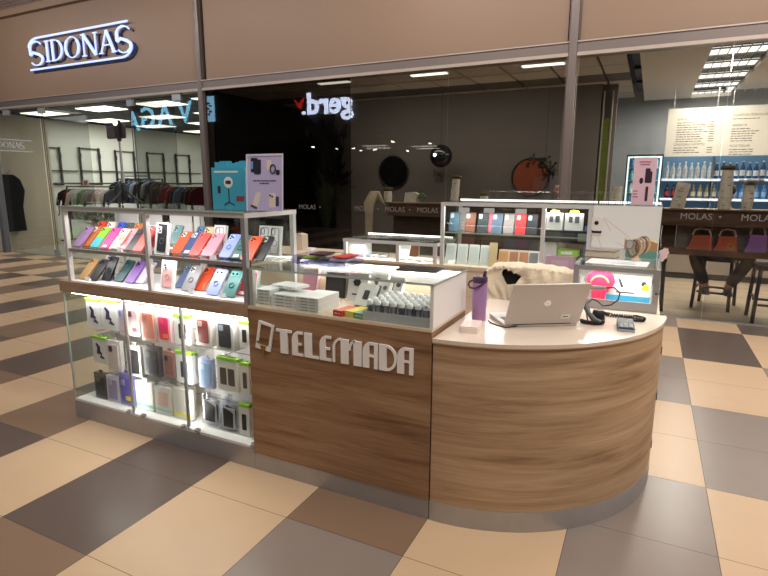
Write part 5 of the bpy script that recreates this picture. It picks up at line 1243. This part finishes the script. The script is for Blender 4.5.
for k, u in enumerate((334, 429, 543)):
    p = at(u, (82, 73.5, 64)[k], z=MZ); t = thing('ceiling_light', 'small bright ceiling panel behind the top of the dark glass, %s of three' % ('left', 'middle', 'right')[k], 'ceiling light', (p.x, p.y, MZ - .02), (0, 0, 0), 'ceiling panels of the dark shop')
    MB().box(-.26, .26, -.05, .05, 0, .012).build('diffuser', M('panel_glow_soft', (255, 250, 236), .5, 0, 2.2), t, 0); MB().box(-.28, .28, -.07, .07, .0121, .019).build('frame', WHITE, t, 0)
light('dark_shop_light', (-2.4, 5.6, MZ - .05), (12, 0, 0), 3.5, .3, 34, (255, 244, 230))
# window bench: ledge, shelf and legs
WB = WOODD
t = thing('window_bench', 'long dark wooden window bench with a raised ledge behind the glass', 'bench', (0, 5.2, .003))
bx0, bx1 = -2.66, 3.6
MB().box(bx0, bx1, -.14, .1, 1.08, 1.258).build('ledge_box', WB, t, 0); MB().box(bx0 - .01, bx1, -.16, .12, 1.2585, 1.275).build('ledge_top', M('oak_ledge', (120, 92, 62), .5), t, 0)
MB().box(bx0, 1.12, .06, .1, .8, 1.079).build('back_panel', WB, t, 0); MB().box(1.125, bx1, .06, .1, .8, 1.079).build('pale_back_panel', M('pale_grey_panel', (150, 146, 140), .6, 0, 0, .3, .12, 2), t, 0)
MB().box(bx0, bx1, -.14, .26, .735, .797).build('shelf', M('walnut_shelf', (88, 60, 46), .4, 0, 0, .5, .15, 6), t, 0)
b = MB(); b.box(bx0, bx0 + .3, .04, .08, 0, .734); b.box(bx0 + 1.2, .95, .06, .1, 0, .734); b.box(3.3, 3.36, -.1, .24, 0, .734); b.build('support', WB, t, 0)
LZ_ = 1.2785
BIRCH = M('birch_bark', (204, 194, 180), .8, 0, 0, .3, .3, 22, .4)
def log(label, u, y, h, r, cap=None, tilt=0, mush=False):
    x = at(u, 205, y=y).x; t = thing('birch_log', label, 'log', (x, y, LZ_), (0, tilt, 0)); q = random.Random(label)
    b = MB(); b.lathe([(r, 0)] + [(r * (.92 + .16 * q.random()), h * k / 7) for k in range(1, 7)] + [(r * .9, h), (0, h)], 14); b.build('bark', BIRCH, t)
    b = MB()
    for k in range(5):
        a_ = -r * (.7 - .8 * q.random()); z_ = h * (.08 + .17 * k + .08 * q.random()); b.box(a_, a_ + r * (.25 + .5 * q.random()), -r * 1.03, -r * .72, z_, z_ + .003 + .004 * q.random())
    b.build('bark_mark', M('bark_mark', (80, 68, 58), .8), t, 0)
    if cap == 'dark': MB().lathe([(r * 1.05, h + .001), (r * 1.25, h + .02), (r * 1.1, h + .045), (0, h + .05)], 14).build('moss_cap', M('moss_cap', (84, 74, 46), .9, 0, 0, .2, .3, 40), t)
    if mush:
        b = MB()
        for k in range(16):
            a = k * 2.4; b.ball((.11 * (k / 16) ** .5 * math.cos(a), .07 * math.sin(a) * (k / 16) ** .5, h + .02 + .03 * q.random()), .035, 0, (1, 1, .7), 8)
        b.build('dried_flowers', M('dried_flower', (150, 148, 142), .9), t)
log('tall birch log with a dark cap left of the tall showcase', 454, 5.2, .34, .058, 'dark', 4)
log('short birch log beside the tall one on the bench ledge', 484, 5.2, .11, .052, 'dark')
log('tall pale birch log in front of the seated person', 724, 5.12, .44, .062, 'dark')
log('birch log topped with grey dried flowers near the right edge', 747, 5.14, .27, .055, None, 0, True)
log('birch log on the ledge just behind the pink advertising card', 615, 5.2, .25, .06, None, 3)
log('weathered driftwood log at the left of the bottle shelves', 677, 5.2, .3, .075, None, 10)
log('small birch log with dark cap under the left round mirror', 388, 5.2, .16, .06, 'dark')
t = thing('planter', 'pale planter with green sprigs on the dark bench ledge', 'planter', (at(411, 205, y=5.2).x, 5.2, LZ_))
b = MB(); b.prism([(-.09, 0), (.1, 0), (.12, .12), (.06, .15), (-.07, .14)], -.06, .06, 'Y'); b.build('pot', BIRCH, t)
b = MB(); q = random.Random(5)
for k in range(70):
    c0 = Vector((.06 + .16 * q.random(), -.05 + .1 * q.random(), .03 + .1 * q.random())); d = Vector((q.random() - .5, q.random() - .5, .4 * q.random())).normalized() * .05; s_ = d.cross(Vector((0, 0, 1))).normalized() * .012
    b.add([c0, c0 + d * .5 + s_, c0 + d, c0 + d * .5 - s_, c0 + d * .5 + Vector((0, 0, .006))], [(0, 1, 4), (1, 2, 4), (2, 3, 4), (3, 0, 4), (3, 2, 1, 0)])
b.build('sprigs', M('sprig_green', (70, 100, 56), .6, 0, 0, .4, .25, 20), t)
t = thing('dried_palm_leaf', 'beige draped dried leaf bundle hanging at the left end of the bench', 'dried leaves', (at(372, 205, y=5.0).x, 5.02, .003))
b = MB()
for k in range(7):
    x = -.09 + .022 * k; b.tube([(x * .5 - .05, 0, 0), (x * .6 - .05, -.0, .8), (x * .7 - .04, -.005, 1.1), (x - .02, -.02, 1.26), (x + .07, -.012, 1.42), (x + .12 + k * .006, 0, 1.36 - .02 * k)], [.014, .02, .022, .026, .02, .006], 7)
b.build('leaves', M('dried_beige', (188, 170, 142), .85, 0, 0, .3, .15, 18), t, 60)
t = thing('flower_vase', 'bunch of pale pink dried flowers beside the orange mirror', 'flowers', (at(560, 203, y=5.2).x, 5.2, LZ_))
MB().lathe([(.035, 0), (.045, .05), (.03, .1), (.032, .11)], 14).build('vase', BIRCH, t)
b = MB()
for k in range(22):
    a = k * 2.4; r_ = .075 * (k / 22) ** .5; b.ball((r_ * math.cos(a), r_ * math.sin(a), .2 + .05 * math.cos(k)), .026, 0, (1, 1, .8), 8)
b.build('blooms', M('dry_pink', (196, 160, 150), .9, 0, 0, .3, .2, 30), t)
# round mirrors, globe lamp
def rmirror(label, u, v, r, face, z_off=0):
    p = at(u, v, y=7.0); t = thing('round_mirror', label, 'mirror', (p.x, 7.03, p.z))
    b = MB(); b.tube([(r * math.cos(a * PI / 20), -.01, r * math.sin(a * PI / 20)) for a in range(40)], .016, 8, 0, None, True); b.build('frame', BLACK, t)
    MB().prism(circ(r - .01, 0, 0, 40), -.008, 0, 'Y').build('face', face, t)
    return t
rmirror('round black-framed mirror on the dark wall', 393, 172, .29, M('mirror_face', (70, 70, 72), .06, .9))
rmirror('round mirror painted with an orange-brown reflection behind the dark plant', 530, 177, .3, M('orange_reflection', (134, 68, 44), .3))  # orange reflection put into the face colour
p = at(541, 172, y=6.7); t = thing('hanging_plant', 'dark bushy plant hanging over the right of the orange mirror', 'plant', (p.x, 6.7, p.z))
b = MB(); q = random.Random(11)
for k in range(220):
    a = q.random() * 6.28; r_ = .26 * q.random() ** .5; c0 = Vector((r_ * math.cos(a) * .9 - .02, (q.random() - .5) * .2, .06 + r_ * math.sin(a) * .7)); 
    if c0.x < .02 and c0.z < .1: continue
    d = Vector((q.random() - .5, q.random() - .5, q.random() - .6)).normalized() * .09; s_ = d.cross(Vector((.3, .2, 1))).normalized() * .022
    b.add([c0, c0 + d * .5 + s_, c0 + d, c0 + d * .5 - s_, c0 + d * .5 + Vector((0, -.008, .006))], [(0, 1, 4), (1, 2, 4), (2, 3, 4), (3, 0, 4), (3, 2, 1, 0)])
b.build('foliage', M('dark_leaf', (22, 26, 18), .6), t)
MB().tube([(.06, 0, .2), (.06, 0, MZ - p.z)], .004, 6).build('cord', BLACK, t)
p = at(441, 156, y=6.6); t = thing('globe_lamp', 'smoky round globe lamp hanging near the tall birch log', 'pendant lamp', (p.x, 6.6, p.z))
MB().ball((0, 0, 0), .19, 0, (1, 1, 1), 28).build('globe', M('smoky_chrome', (60, 60, 62), .12, .7), t)
MB().ball((-.04, -.19, .01), .026, 0, (1, 1, 1), 12).build('spot_glint', M('spot_glint_glow', (255, 250, 240), .5, 0, 8), t)  # spotlight's reflection on the globe, built as a glowing ball
MB().tube([(0, 0, .19), (0, 0, MZ - p.z)], .004, 6).build('cord', BLACK, t)
b = MB(); q = random.Random(2)
for k in range(90):
    c0 = Vector(((q.random() - .5) * .16, (q.random() - .5) * .1, -.2 - .2 * q.random())); d = Vector((q.random() - .5, q.random() - .5, -.8)).normalized() * .09; s_ = d.cross(Vector((1, .2, 0))).normalized() * .014
    b.add([c0, c0 + d * .5 + s_, c0 + d, c0 + d * .5 - s_, c0 + d * .5 + Vector((0, -.008, 0))], [(0, 1, 4), (1, 2, 4), (2, 3, 4), (3, 0, 4), (3, 2, 1, 0)])
t2 = thing('hanging_plant', 'dark trailing plant under the globe lamp', 'plant', (p.x - .02, 6.6, p.z)); b.build('foliage', M('dark_leaf', (22, 26, 18), .6), t2)
plant('tall dark plant in the gloom left of the dark shop', -4.45, 6.2, 2.5, 70, .45, (20, 22, 16), (30, 28, 26), .003, .05, .2)
plant('second tall dark plant by the left mullion of the dark shop', -5.3, 7.6, 2.2, 50, .3, (20, 20, 16), (30, 28, 26), .003, .05, .2)
p = at(298, 236, z=.916)
t = thing('paper_bag', 'cream paper bag standing on the left end of the rear counter', 'bag', (at(299, 234, y=2.15).x, 2.15, .9155))
MB().prism([(-.035, 0), (.035, 0), (.032, .15), (-.03, .16)], 0, .1, 'Y').build('bag', M('cream_paper', (206, 194, 176), .7), t, 0)
b = MB(); b.tube([(-.015, -.001, .14), (-.012, -.004, .18), (.012, -.004, .18), (.015, -.001, .14)], .003, 6); b.build('handle', M('cord_brown', (120, 90, 60), .7), t)
t = thing('paper_cup_lid', 'small white box on the rear counter beside the paper bag', 'box', (at(310, 234, y=2.1).x, 2.1, .9155)); MB().prism(rrect(.07, .07, .01), 0, .03).build('box_body', PAPER, t); MB().prism(rrect(.074, .074, .01), .0301, .036).build('lid', PAPER, t)

# stools and seated person
def stool(label, x, y, rz, s=.4, d=.42, h=.66):
    t = thing('bar_stool', label, 'stool', (x, y, .003), (0, 0, rz)); BW = M('blue_black_wood', (30, 32, 42), .4)
    MB().prism(rrect(s, d, .04), h - .05, h).build('seat', BW, t)
    for i in (-1, 1):
        for j in (-1, 1):
            b = MB(); xx, yy_ = i * (s / 2 - .03), j * (d / 2 - .03)
            b.add([(xx * k_ + a_ * .018, yy_ * k_ + c_ * .018, z_) for z_, k_ in ((0, 1.12), (h - .0505, 1)) for a_, c_ in ((-1, -1), (1, -1), (1, 1), (-1, 1))], [(0, 1, 2, 3), (7, 6, 5, 4), (0, 4, 5, 1), (1, 5, 6, 2), (2, 6, 7, 3), (3, 7, 4, 0)]); b.build('leg', BW, t, 0)
    for j in (-1, 1): MB().box(-s / 2 + .045, s / 2 - .045, j * (d / 2 - .03) - .012, j * (d / 2 - .03) + .012, .2, .225).build('foot_rail', BW, t, 0)
    for i in (-1, 1): MB().box(i * (s / 2 - .03) - .012, i * (s / 2 - .03) + .012, -d / 2 + .045, d / 2 - .045, .26, .285).build('side_rail', BW, t, 0)
stool('dark bar stool right behind the kiosk corner, leftmost under the bench', .86, 5.42, 0)
stool('dark bar stool carrying the seated person', 1.655, 5.83, -14, .42, .5)
stool('dark bar stool at the right edge of the picture', 2.17, 5.24, 0, .42, .44)
stool('dark bar stool half hidden at the far right behind the glass', 3.0, 5.5, 6, .42, .44)

def skin(name, pts, edges, mat, parent, sub=2, root=0):
    me = bpy.data.meshes.new(name); me.from_pydata([p[:3] for p in pts], edges, [])
    o = bpy.data.objects.new(name, me); C.objects.link(o)
    o.modifiers.new('s', 'SKIN'); sd_ = o.modifiers.new('u', 'SUBSURF'); sd_.levels = sub; sd_.render_levels = sub
    for i, p in enumerate(pts):
        sv = me.skin_vertices[0].data[i]; r_ = p[3]; sv.radius = r_ if isinstance(r_, tuple) else (r_, r_); sv.use_root = (i == root)
    bpy.context.view_layer.update(); dg = bpy.context.evaluated_depsgraph_get()
    m2 = bpy.data.meshes.new_from_object(o.evaluated_get(dg)); bpy.data.objects.remove(o)
    m2.materials.clear(); m2.materials.append(mat); m2.shade_smooth()
    o = bpy.data.objects.new(name, m2); C.objects.link(o); o.parent = parent; return o
P_ = thing('person', 'seated person in dark trousers and blue top, feet on a stool rail', 'person', (1.655, 5.83, .003), (0, 0, 0))
SK = M('skin', (196, 150, 126), .6)
hz = .74
body = [(0, 0, hz, .11), (0, .0, hz + .2, .12), (0, -.02, hz + .42, .12), (0, -.03, hz + .54, .055), (0, -.05, hz + .60, .05), (0, -.06, hz + .68, .085), (0, -.06, hz + .76, .07),
        (-.19, -.03, hz + .44, .055), (-.25, -.1, hz + .2, .045), (-.16, -.33, hz + .13, .035), (-.1, -.4, hz + .13, .028),
        (.19, -.03, hz + .44, .055), (.25, -.1, hz + .2, .045), (.16, -.33, hz + .13, .035), (.1, -.4, hz + .13, .028),
        (-.1, -.03, hz - .0, .09), (-.3, -.36, hz - .05, .065), (-.14, -.30, .32, .05), (-.13, -.29, .275, .035), (.1, -.03, hz - .0, .09), (.3, -.36, hz - .05, .065), (.1, -.32, .32, .05), (.1, -.31, .275, .035)]
be = [(0, 1), (1, 2), (2, 3), (3, 4), (4, 5), (5, 6), (2, 7), (7, 8), (8, 9), (9, 10), (2, 11), (11, 12), (12, 13), (13, 14), (0, 15), (15, 16), (16, 17), (17, 18), (0, 19), (19, 20), (20, 21), (21, 22)]
bo = skin('body', body, be, SK, P_)
tr = [(0, 0, hz - .01, .135)] + [(p[0], p[1], p[2], p[3] * 1.3) for p in (body[15], body[16], body[17], body[19], body[20], body[21])]
skin('trousers', tr, [(0, 1), (1, 2), (2, 3), (0, 4), (4, 5), (5, 6)], M('dark_denim', (34, 38, 50), .85, 0, 0, .2, .2, 20), P_)
tp = [(0, 0, hz + .04, .14), (0, 0, hz + .2, .14), (0, -.02, hz + .42, .14), (-.2, -.03, hz + .44, .07), (-.25, -.1, hz + .2, .06), (-.17, -.31, hz + .13, .046), (.2, -.03, hz + .44, .07), (.25, -.1, hz + .2, .06), (.17, -.31, hz + .13, .046)]
skin('blue_top', tp, [(0, 1), (1, 2), (2, 3), (3, 4), (4, 5), (2, 6), (6, 7), (7, 8)], M('blue_knit', (86, 124, 146), .9), P_)
b = MB(); b.ball((0, -.045, hz + .745), .1, 0, (.95, 1.05, .85), 16); b.ball((0, .02, hz + .69), .085, 0, (1, .8, 1.2), 14); b.build('hair', M('brown_hair', (62, 44, 34), .7), P_)
b = MB(); b.ball((0, -.152, hz + .675), .014, 0, (.8, 1, 1.3), 8)
for s in (-1, 1): b.ball((s * .09, -.05, hz + .68), .018, 0, (.4, .8, 1.2), 8)
b.build('nose_and_ears', SK, bo)
b = MB()
for s in (-1, 1): b.ball((s * .032, -.142, hz + .7), .009, 0, (1.2, .6, .8), 8)
b.box(-.022, .022, -.146, -.138, hz + .635, hz + .642); b.build('eyes_and_mouth', M('eye_dark', (60, 34, 32), .5), bo)
for s in (-1, 1):
    c0 = Vector((s * .1, -.4, hz + .13))
    b = MB(); b.ball(tuple(c0), .04, 0, (1.1, 1, .5), 10)
    for k in range(4): b.tube([c0 + Vector((-.025 + k * .017, -.02, 0)), c0 + Vector((-.027 + k * .018, -.065, .006)), c0 + Vector((-.027 + k * .018, -.085 + .006 * abs(k - 1.5), -.012))], [.0095, .0085, .007], 7)
    b.tube([c0 + Vector((-s * .03, 0, 0)), c0 + Vector((-s * .055, -.03, .004)), c0 + Vector((-s * .052, -.05, 0))], [.011, .0095, .008], 7); b.build('hand', SK, bo)
for sx_, nm in ((-.135, 'left'), (.105, 'right')):
    b = MB(); T3 = Matrix.Translation((sx_, -.305, .226))
    b.prism([(-.05, .05), (-.052, -.1), (-.035, -.16), (.035, -.16), (.052, -.1), (.05, .05)], 0, .02, 'Z', 0, T3); b.ball((0, -.05, .03), .05, 0, (.95, 2.1, .62), 14, T3); b.ball((0, .01, .05), .05, 0, (.95, 1, 1), 12, T3); b.build('shoe', M('grey_shoe', (70, 74, 84), .6), P_)
# window reflection of bags, built as solid bags on the shelf
def bag(label, u, w, h, col, badge=False):
    x = at(u, 248, y=5.12).x; t = thing('reflection_bag', label, 'bag', (x, 5.14, .8005))
    b = MB(); b.prism([(-w / 2, 0), (w / 2, 0), (w * .46, h * .4), (w * .42, h), (-w * .3, h), (-w * .36, h * .5)], -.06, .06, 'Y'); b.build('bag_body', M('bag' + str(col), col, .7, 0, 0, .3, .2, 25), t)
    MB().box(-w / 2 + .003, w / 2 - .003, -.064, -.0602, .004, h * .2).build('base_strip', M('bag_base' + str(col), tuple(c * .75 + 30 for c in col), .7), t, 0)
    b = MB(); b.tube([(-w * .3, -.01, h), (-w * .22, -.01, h * 1.35), (0, -.01, h * 1.5), (w * .3, -.01, h * 1.4), (w * .4, -.01, h)], .01, 8); b.build('handle', M('handle_pale', (200, 176, 150), .7), t)
    if badge: b = MB(); b.tube([(.03 * math.cos(a * PI / 8) + .05, -.062, h * .35 + .03 * math.sin(a * PI / 8)) for a in range(16)], .006, 6, 0, None, True); b.build('round_badge', M('badge_green', (150, 150, 80), .6), t)
bag('orange-red bag built for a window reflection, left of the glass seam', 699, .27, .17, (160, 80, 60)); bag('orange-red bag with a round badge, built for a window reflection, right of the glass seam', 725, .24, .17, (164, 78, 56), True); bag('violet bag built for a window reflection near the right edge', 755, .21, .2, (140, 96, 156))
# counter, backlit shelves, bottles, menus
t = thing('service_counter', 'grey panelled service counter at the back of the cafe', 'counter', (3.1, 8.3, .003))
MB().box(-2.2, 3.4, -.3, .4, .1, 1.05).build('front', M('counter_grey', (150, 138, 126), .55), t, 0); MB().box(-2.2, 3.4, -.26, .4, 0, .099).build('kick', DGREY, t, 0); MB().box(-2.22, 3.42, -.33, .42, 1.0505, 1.09).build('top', WOODD, t, 0)
t = thing('bottle_shelves', 'backlit blue bottle shelving under the menu boards', 'shelving', (3.0, 8.55, 1.095))
MB().box(-2.05, 3.2, .2, .24, 0, .95).build('backlit_panel', M('blue_backlight', (92, 128, 158), .5, 0, .32), t, 0)
for k, z in enumerate((.19, .515)):
    MB().box(-2.05, 3.2, -.12, .199, z, z + .03).build('shelf', M('glass_white_shelf', (206, 214, 222), .3), t, 0); MB().box(-2.05, 3.2, -.128, -.1205, z - .004, z + .034).build('lit_shelf_edge', M('shelf_glow', (236, 244, 255), .5, 0, .9), t, 0)
for x in (-2.07, -1.3, -.42, .45, 1.3): MB().box(x, x + .02, -.12, .2, 0, .95).build('divider', M('divider_grey', (120, 130, 140), .4), t, 0)
BT = {}
def bottle(x, z, h, col, label, group, cap=(236, 236, 238), lab=None):
    t = thing('bottle', label, 'bottle', (x, 8.52, z), (0, 0, 0), group); r_ = .036
    b = MB(); b.lathe([(r_, 0), (r_, h * .58), (r_ * .8, h * .68), (r_ * .38, h * .8), (r_ * .36, h * .92), (0, h * .92)], 12); b.build('bottle_body', M('bt' + str(col), col, .15), t)
    MB().lathe([(r_ * .42, h * .921), (r_ * .42, h), (0, h)], 10).build('cap', M('cap' + str(cap), cap, .4), t)
    MB().lathe([(r_ * 1.02, h * .18), (r_ * 1.02, h * .5)], 12).build('label_band', M('lb' + str(lab or cap), lab or cap, .5), t)
zt_ = 1.095 + .546
x = 1.02
n_ = 0
while x < 3.3:
    if n_ < 8: c, cp, lb, nm = (206, 214, 214), (236, 238, 240), (226, 228, 226), 'clear bottle with a pale label'
    elif n_ < 17: c, cp, lb, nm = (46, 84, 130), (214, 226, 240), (240, 244, 248), 'dark blue bottle with a white label'
    else: c, cp, lb, nm = (214, 160, 130), (220, 190, 170), (150, 170, 200), 'peach-coloured bottle with a blue label'
    bottle(x, zt_, .27 + .02 * (n_ % 3 == 0), c, nm + ' on the upper backlit shelf', nm + 's, upper shelf', cp, lb); x += .092; n_ += 1
zt_ = 1.095 + .221; x = 1.05; n_ = 0
while x < 3.3:
    if n_ < 4: c, cp, lb, nm = (66, 24, 34), (40, 34, 40), (190, 60, 66), 'dark red bottle'
    elif n_ < 8: c, cp, lb, nm = (140, 130, 96), (206, 170, 90), (220, 214, 190), 'amber-topped bottle'
    elif n_ < 15: c, cp, lb, nm = (90, 150, 214), (120, 180, 236), (150, 200, 246), 'light blue bottle'
    else: c, cp, lb, nm = (190, 206, 222), (240, 242, 246), (236, 240, 246), 'white-capped clear bottle'
    bottle(x, zt_, .23, c, nm + ' on the lower backlit shelf', nm + 's, lower shelf', cp, lb); x += .1; n_ += 1
def menu(label, x0, x1, heads, z0=1.995, z1=2.74):
    t = thing('menu_board', label, 'menu board', ((x0 + x1) / 2, 8.0, z0)); w = (x1 - x0) / 2; H_ = z1 - z0
    MB().box(-w, w, 0, .03, 0, H_).build('board', M('menu_cream', (208, 201, 186), .6), t, 0)
    b = MB(); l = MB(); RT = Matrix.Rotation(PI / 2, 4, 'X'); ink = M('menu_ink', (84, 78, 72), .6)
    for hz_, head, n, xo in heads:
        text(b, head, .052, Matrix.Translation((-w + xo, -.001, hz_)) @ RT, .001, 0, 'LEFT'); q = random.Random(head)
        for k in range(n):
            z = hz_ - .045 - k * .036; x = -w + xo; xe = x + .22 + .22 * q.random()
            while x < xe: ll = .02 + .05 * q.random(); l.box(x, x + ll, -.0015, -.0003, z, z + .012); x += ll + .012
            l.box(w - .16, w - .16 + .075, -.0015, -.0003, z, z + .012)
    b.build('heading', ink, t, 0); l.build('text_lines', ink, t, 0)
    b = MB()
    for k in range(3): b.tube([(w * .1 + .1 * k + .025 * math.cos(a * PI / 6), -.002, H_ * .87 + .012 * math.sin(a * PI / 6) - .015 * (k % 2)) for a in range(12)], .002, 5, 0, None, True)
    b.build('coffee_bean_drawing', M('menu_ink_pale', (170, 160, 146), .6), t)
    for sx_ in (-w * .8, w * .8): MB().tube([(sx_, .015, H_), (sx_, .015, 3.05 - z0)], .004, 6).build('hanging_wire', STEEL, t)
menu('cream menu board headed KAVA, left of the two over the bottle shelves', .95, 1.70, [(.56, 'KAVA', 9, .14), (.17, 'DAUGIAU GĖRIMŲ', 3, .12)])
menu('cream menu board headed KARŠTAS ŠOKOLADAS, right of the two', 1.705, 2.95, [(.59, 'KARŠTAS ŠOKOLADAS', 1, .14), (.44, 'ARBATA', 6, .14), (.13, 'KOKTEILIAI', 3, .14)])
# lit fridge behind the pink card
t = thing('drinks_fridge', 'glass drinks fridge with a glowing white frame behind the pink card', 'fridge', (.67, 7.75, .003))
MB().box(-.27, .27, 0, .5, 0, 2.02).build('cabinet', M('fridge_black', (40, 44, 50), .4), t, 0)
b = MB()
for a in ((-.25, -.225, .9, 1.99), (.225, .25, .9, 1.99), (-.225, .225, 1.965, 1.99), (-.225, .225, .9, .925)): b.box(a[0], a[1], -.02, -.0005, a[2], a[3])
b.build('lit_frame', M('frame_glow', (226, 246, 244), .5, 0, 1.4), t, 0)
MB().box(-.222, .222, -.012, -.0005, .93, 1.96).build('interior_glow', M('fridge_blue', (66, 110, 130), .3, 0, .25), t, 0)
b = MB()
for k in range(5): b.box(-.22, .22, -.03, -.0125, 1.0 + k * .2, 1.012 + k * .2)
b.build('shelf', WHITE, t, 0)
for k in range(5):
    for i in range(5):
        o = MB().lathe([(.03, 0), (.03, .1), (.012, .135), (.012, .16), (0, .16)], 10).build('bottle', M('fb%d' % ((i + k) % 3), ((90, 170, 190), (60, 120, 170), (170, 210, 214))[(i + k) % 3], .2), None, 35, (.67 - .17 + i * .085, 7.705, 1.0155 + k * .2)); tag(o, ('teal', 'blue', 'pale')[(i + k) % 3] + ' bottle standing in the lit drinks fridge', 'bottle', ('teal', 'blue', 'pale')[(i + k) % 3] + ' bottles in the drinks fridge')
# pillar with moss strip, white frame
b = MB(); b.box(-.12, .22, 7.16, 7.3, 0, MZ); struct('trim_7', b, GREYW, None, 0)
t = thing('moss_panel', 'tall narrow green moss panel on the pillar left of the fridge', 'moss panel', (.1, 7.12, 1.0)); MB().box(-.05, .05, -.02, .03, 0, 1.55).build('moss', M('moss', (96, 104, 48), .95, 0, 0, .2, .5, 40, 1), t, 0)
b = MB(); b.box(-.075, -.052, -.03, .03, -.02, 1.95); b.box(.052, .07, -.03, .03, -.02, 1.95); b.build('frame', M('frame_taupe', (160, 150, 140), .5), t, 0)

# ================================================================== WORLD, RENDER SETTINGS
for o in list(C.objects):        # put every empty at the base of its thing
    if o.type == 'EMPTY' and o.parent is None and o.location.length < 1e-6 and o.children:
        cs = [v.co for c in o.children for v in c.data.vertices]
        off = Vector(((min(v.x for v in cs) + max(v.x for v in cs)) / 2, (min(v.y for v in cs) + max(v.y for v in cs)) / 2, min(v.z for v in cs)))
        def mv(c):
            c.data.transform(Matrix.Translation(-off))
            for k in c.children: mv(k)
        for c in o.children: mv(c)
        o.location = off
w = bpy.data.worlds.new('world'); S.world = w; w.use_nodes = True
w.node_tree.nodes['Background'].inputs[0].default_value = (.9, .8, .72, 1); w.node_tree.nodes['Background'].inputs[1].default_value = .02
S.view_settings.view_transform = 'Standard'; S.view_settings.look = 'None'; S.view_settings.gamma = 1; S.view_settings.exposure = 0.0
S.view_settings.use_curve_mapping = False
cy = S.cycles
cy.max_bounces = 10; cy.diffuse_bounces = 4; cy.glossy_bounces = 4; cy.transmission_bounces = 6; cy.transparent_max_bounces = 40
cy.sample_clamp_indirect = 4; cy.caustics_reflective = False; cy.caustics_refractive = False
try: cy.use_denoising = True
except Exception: pass
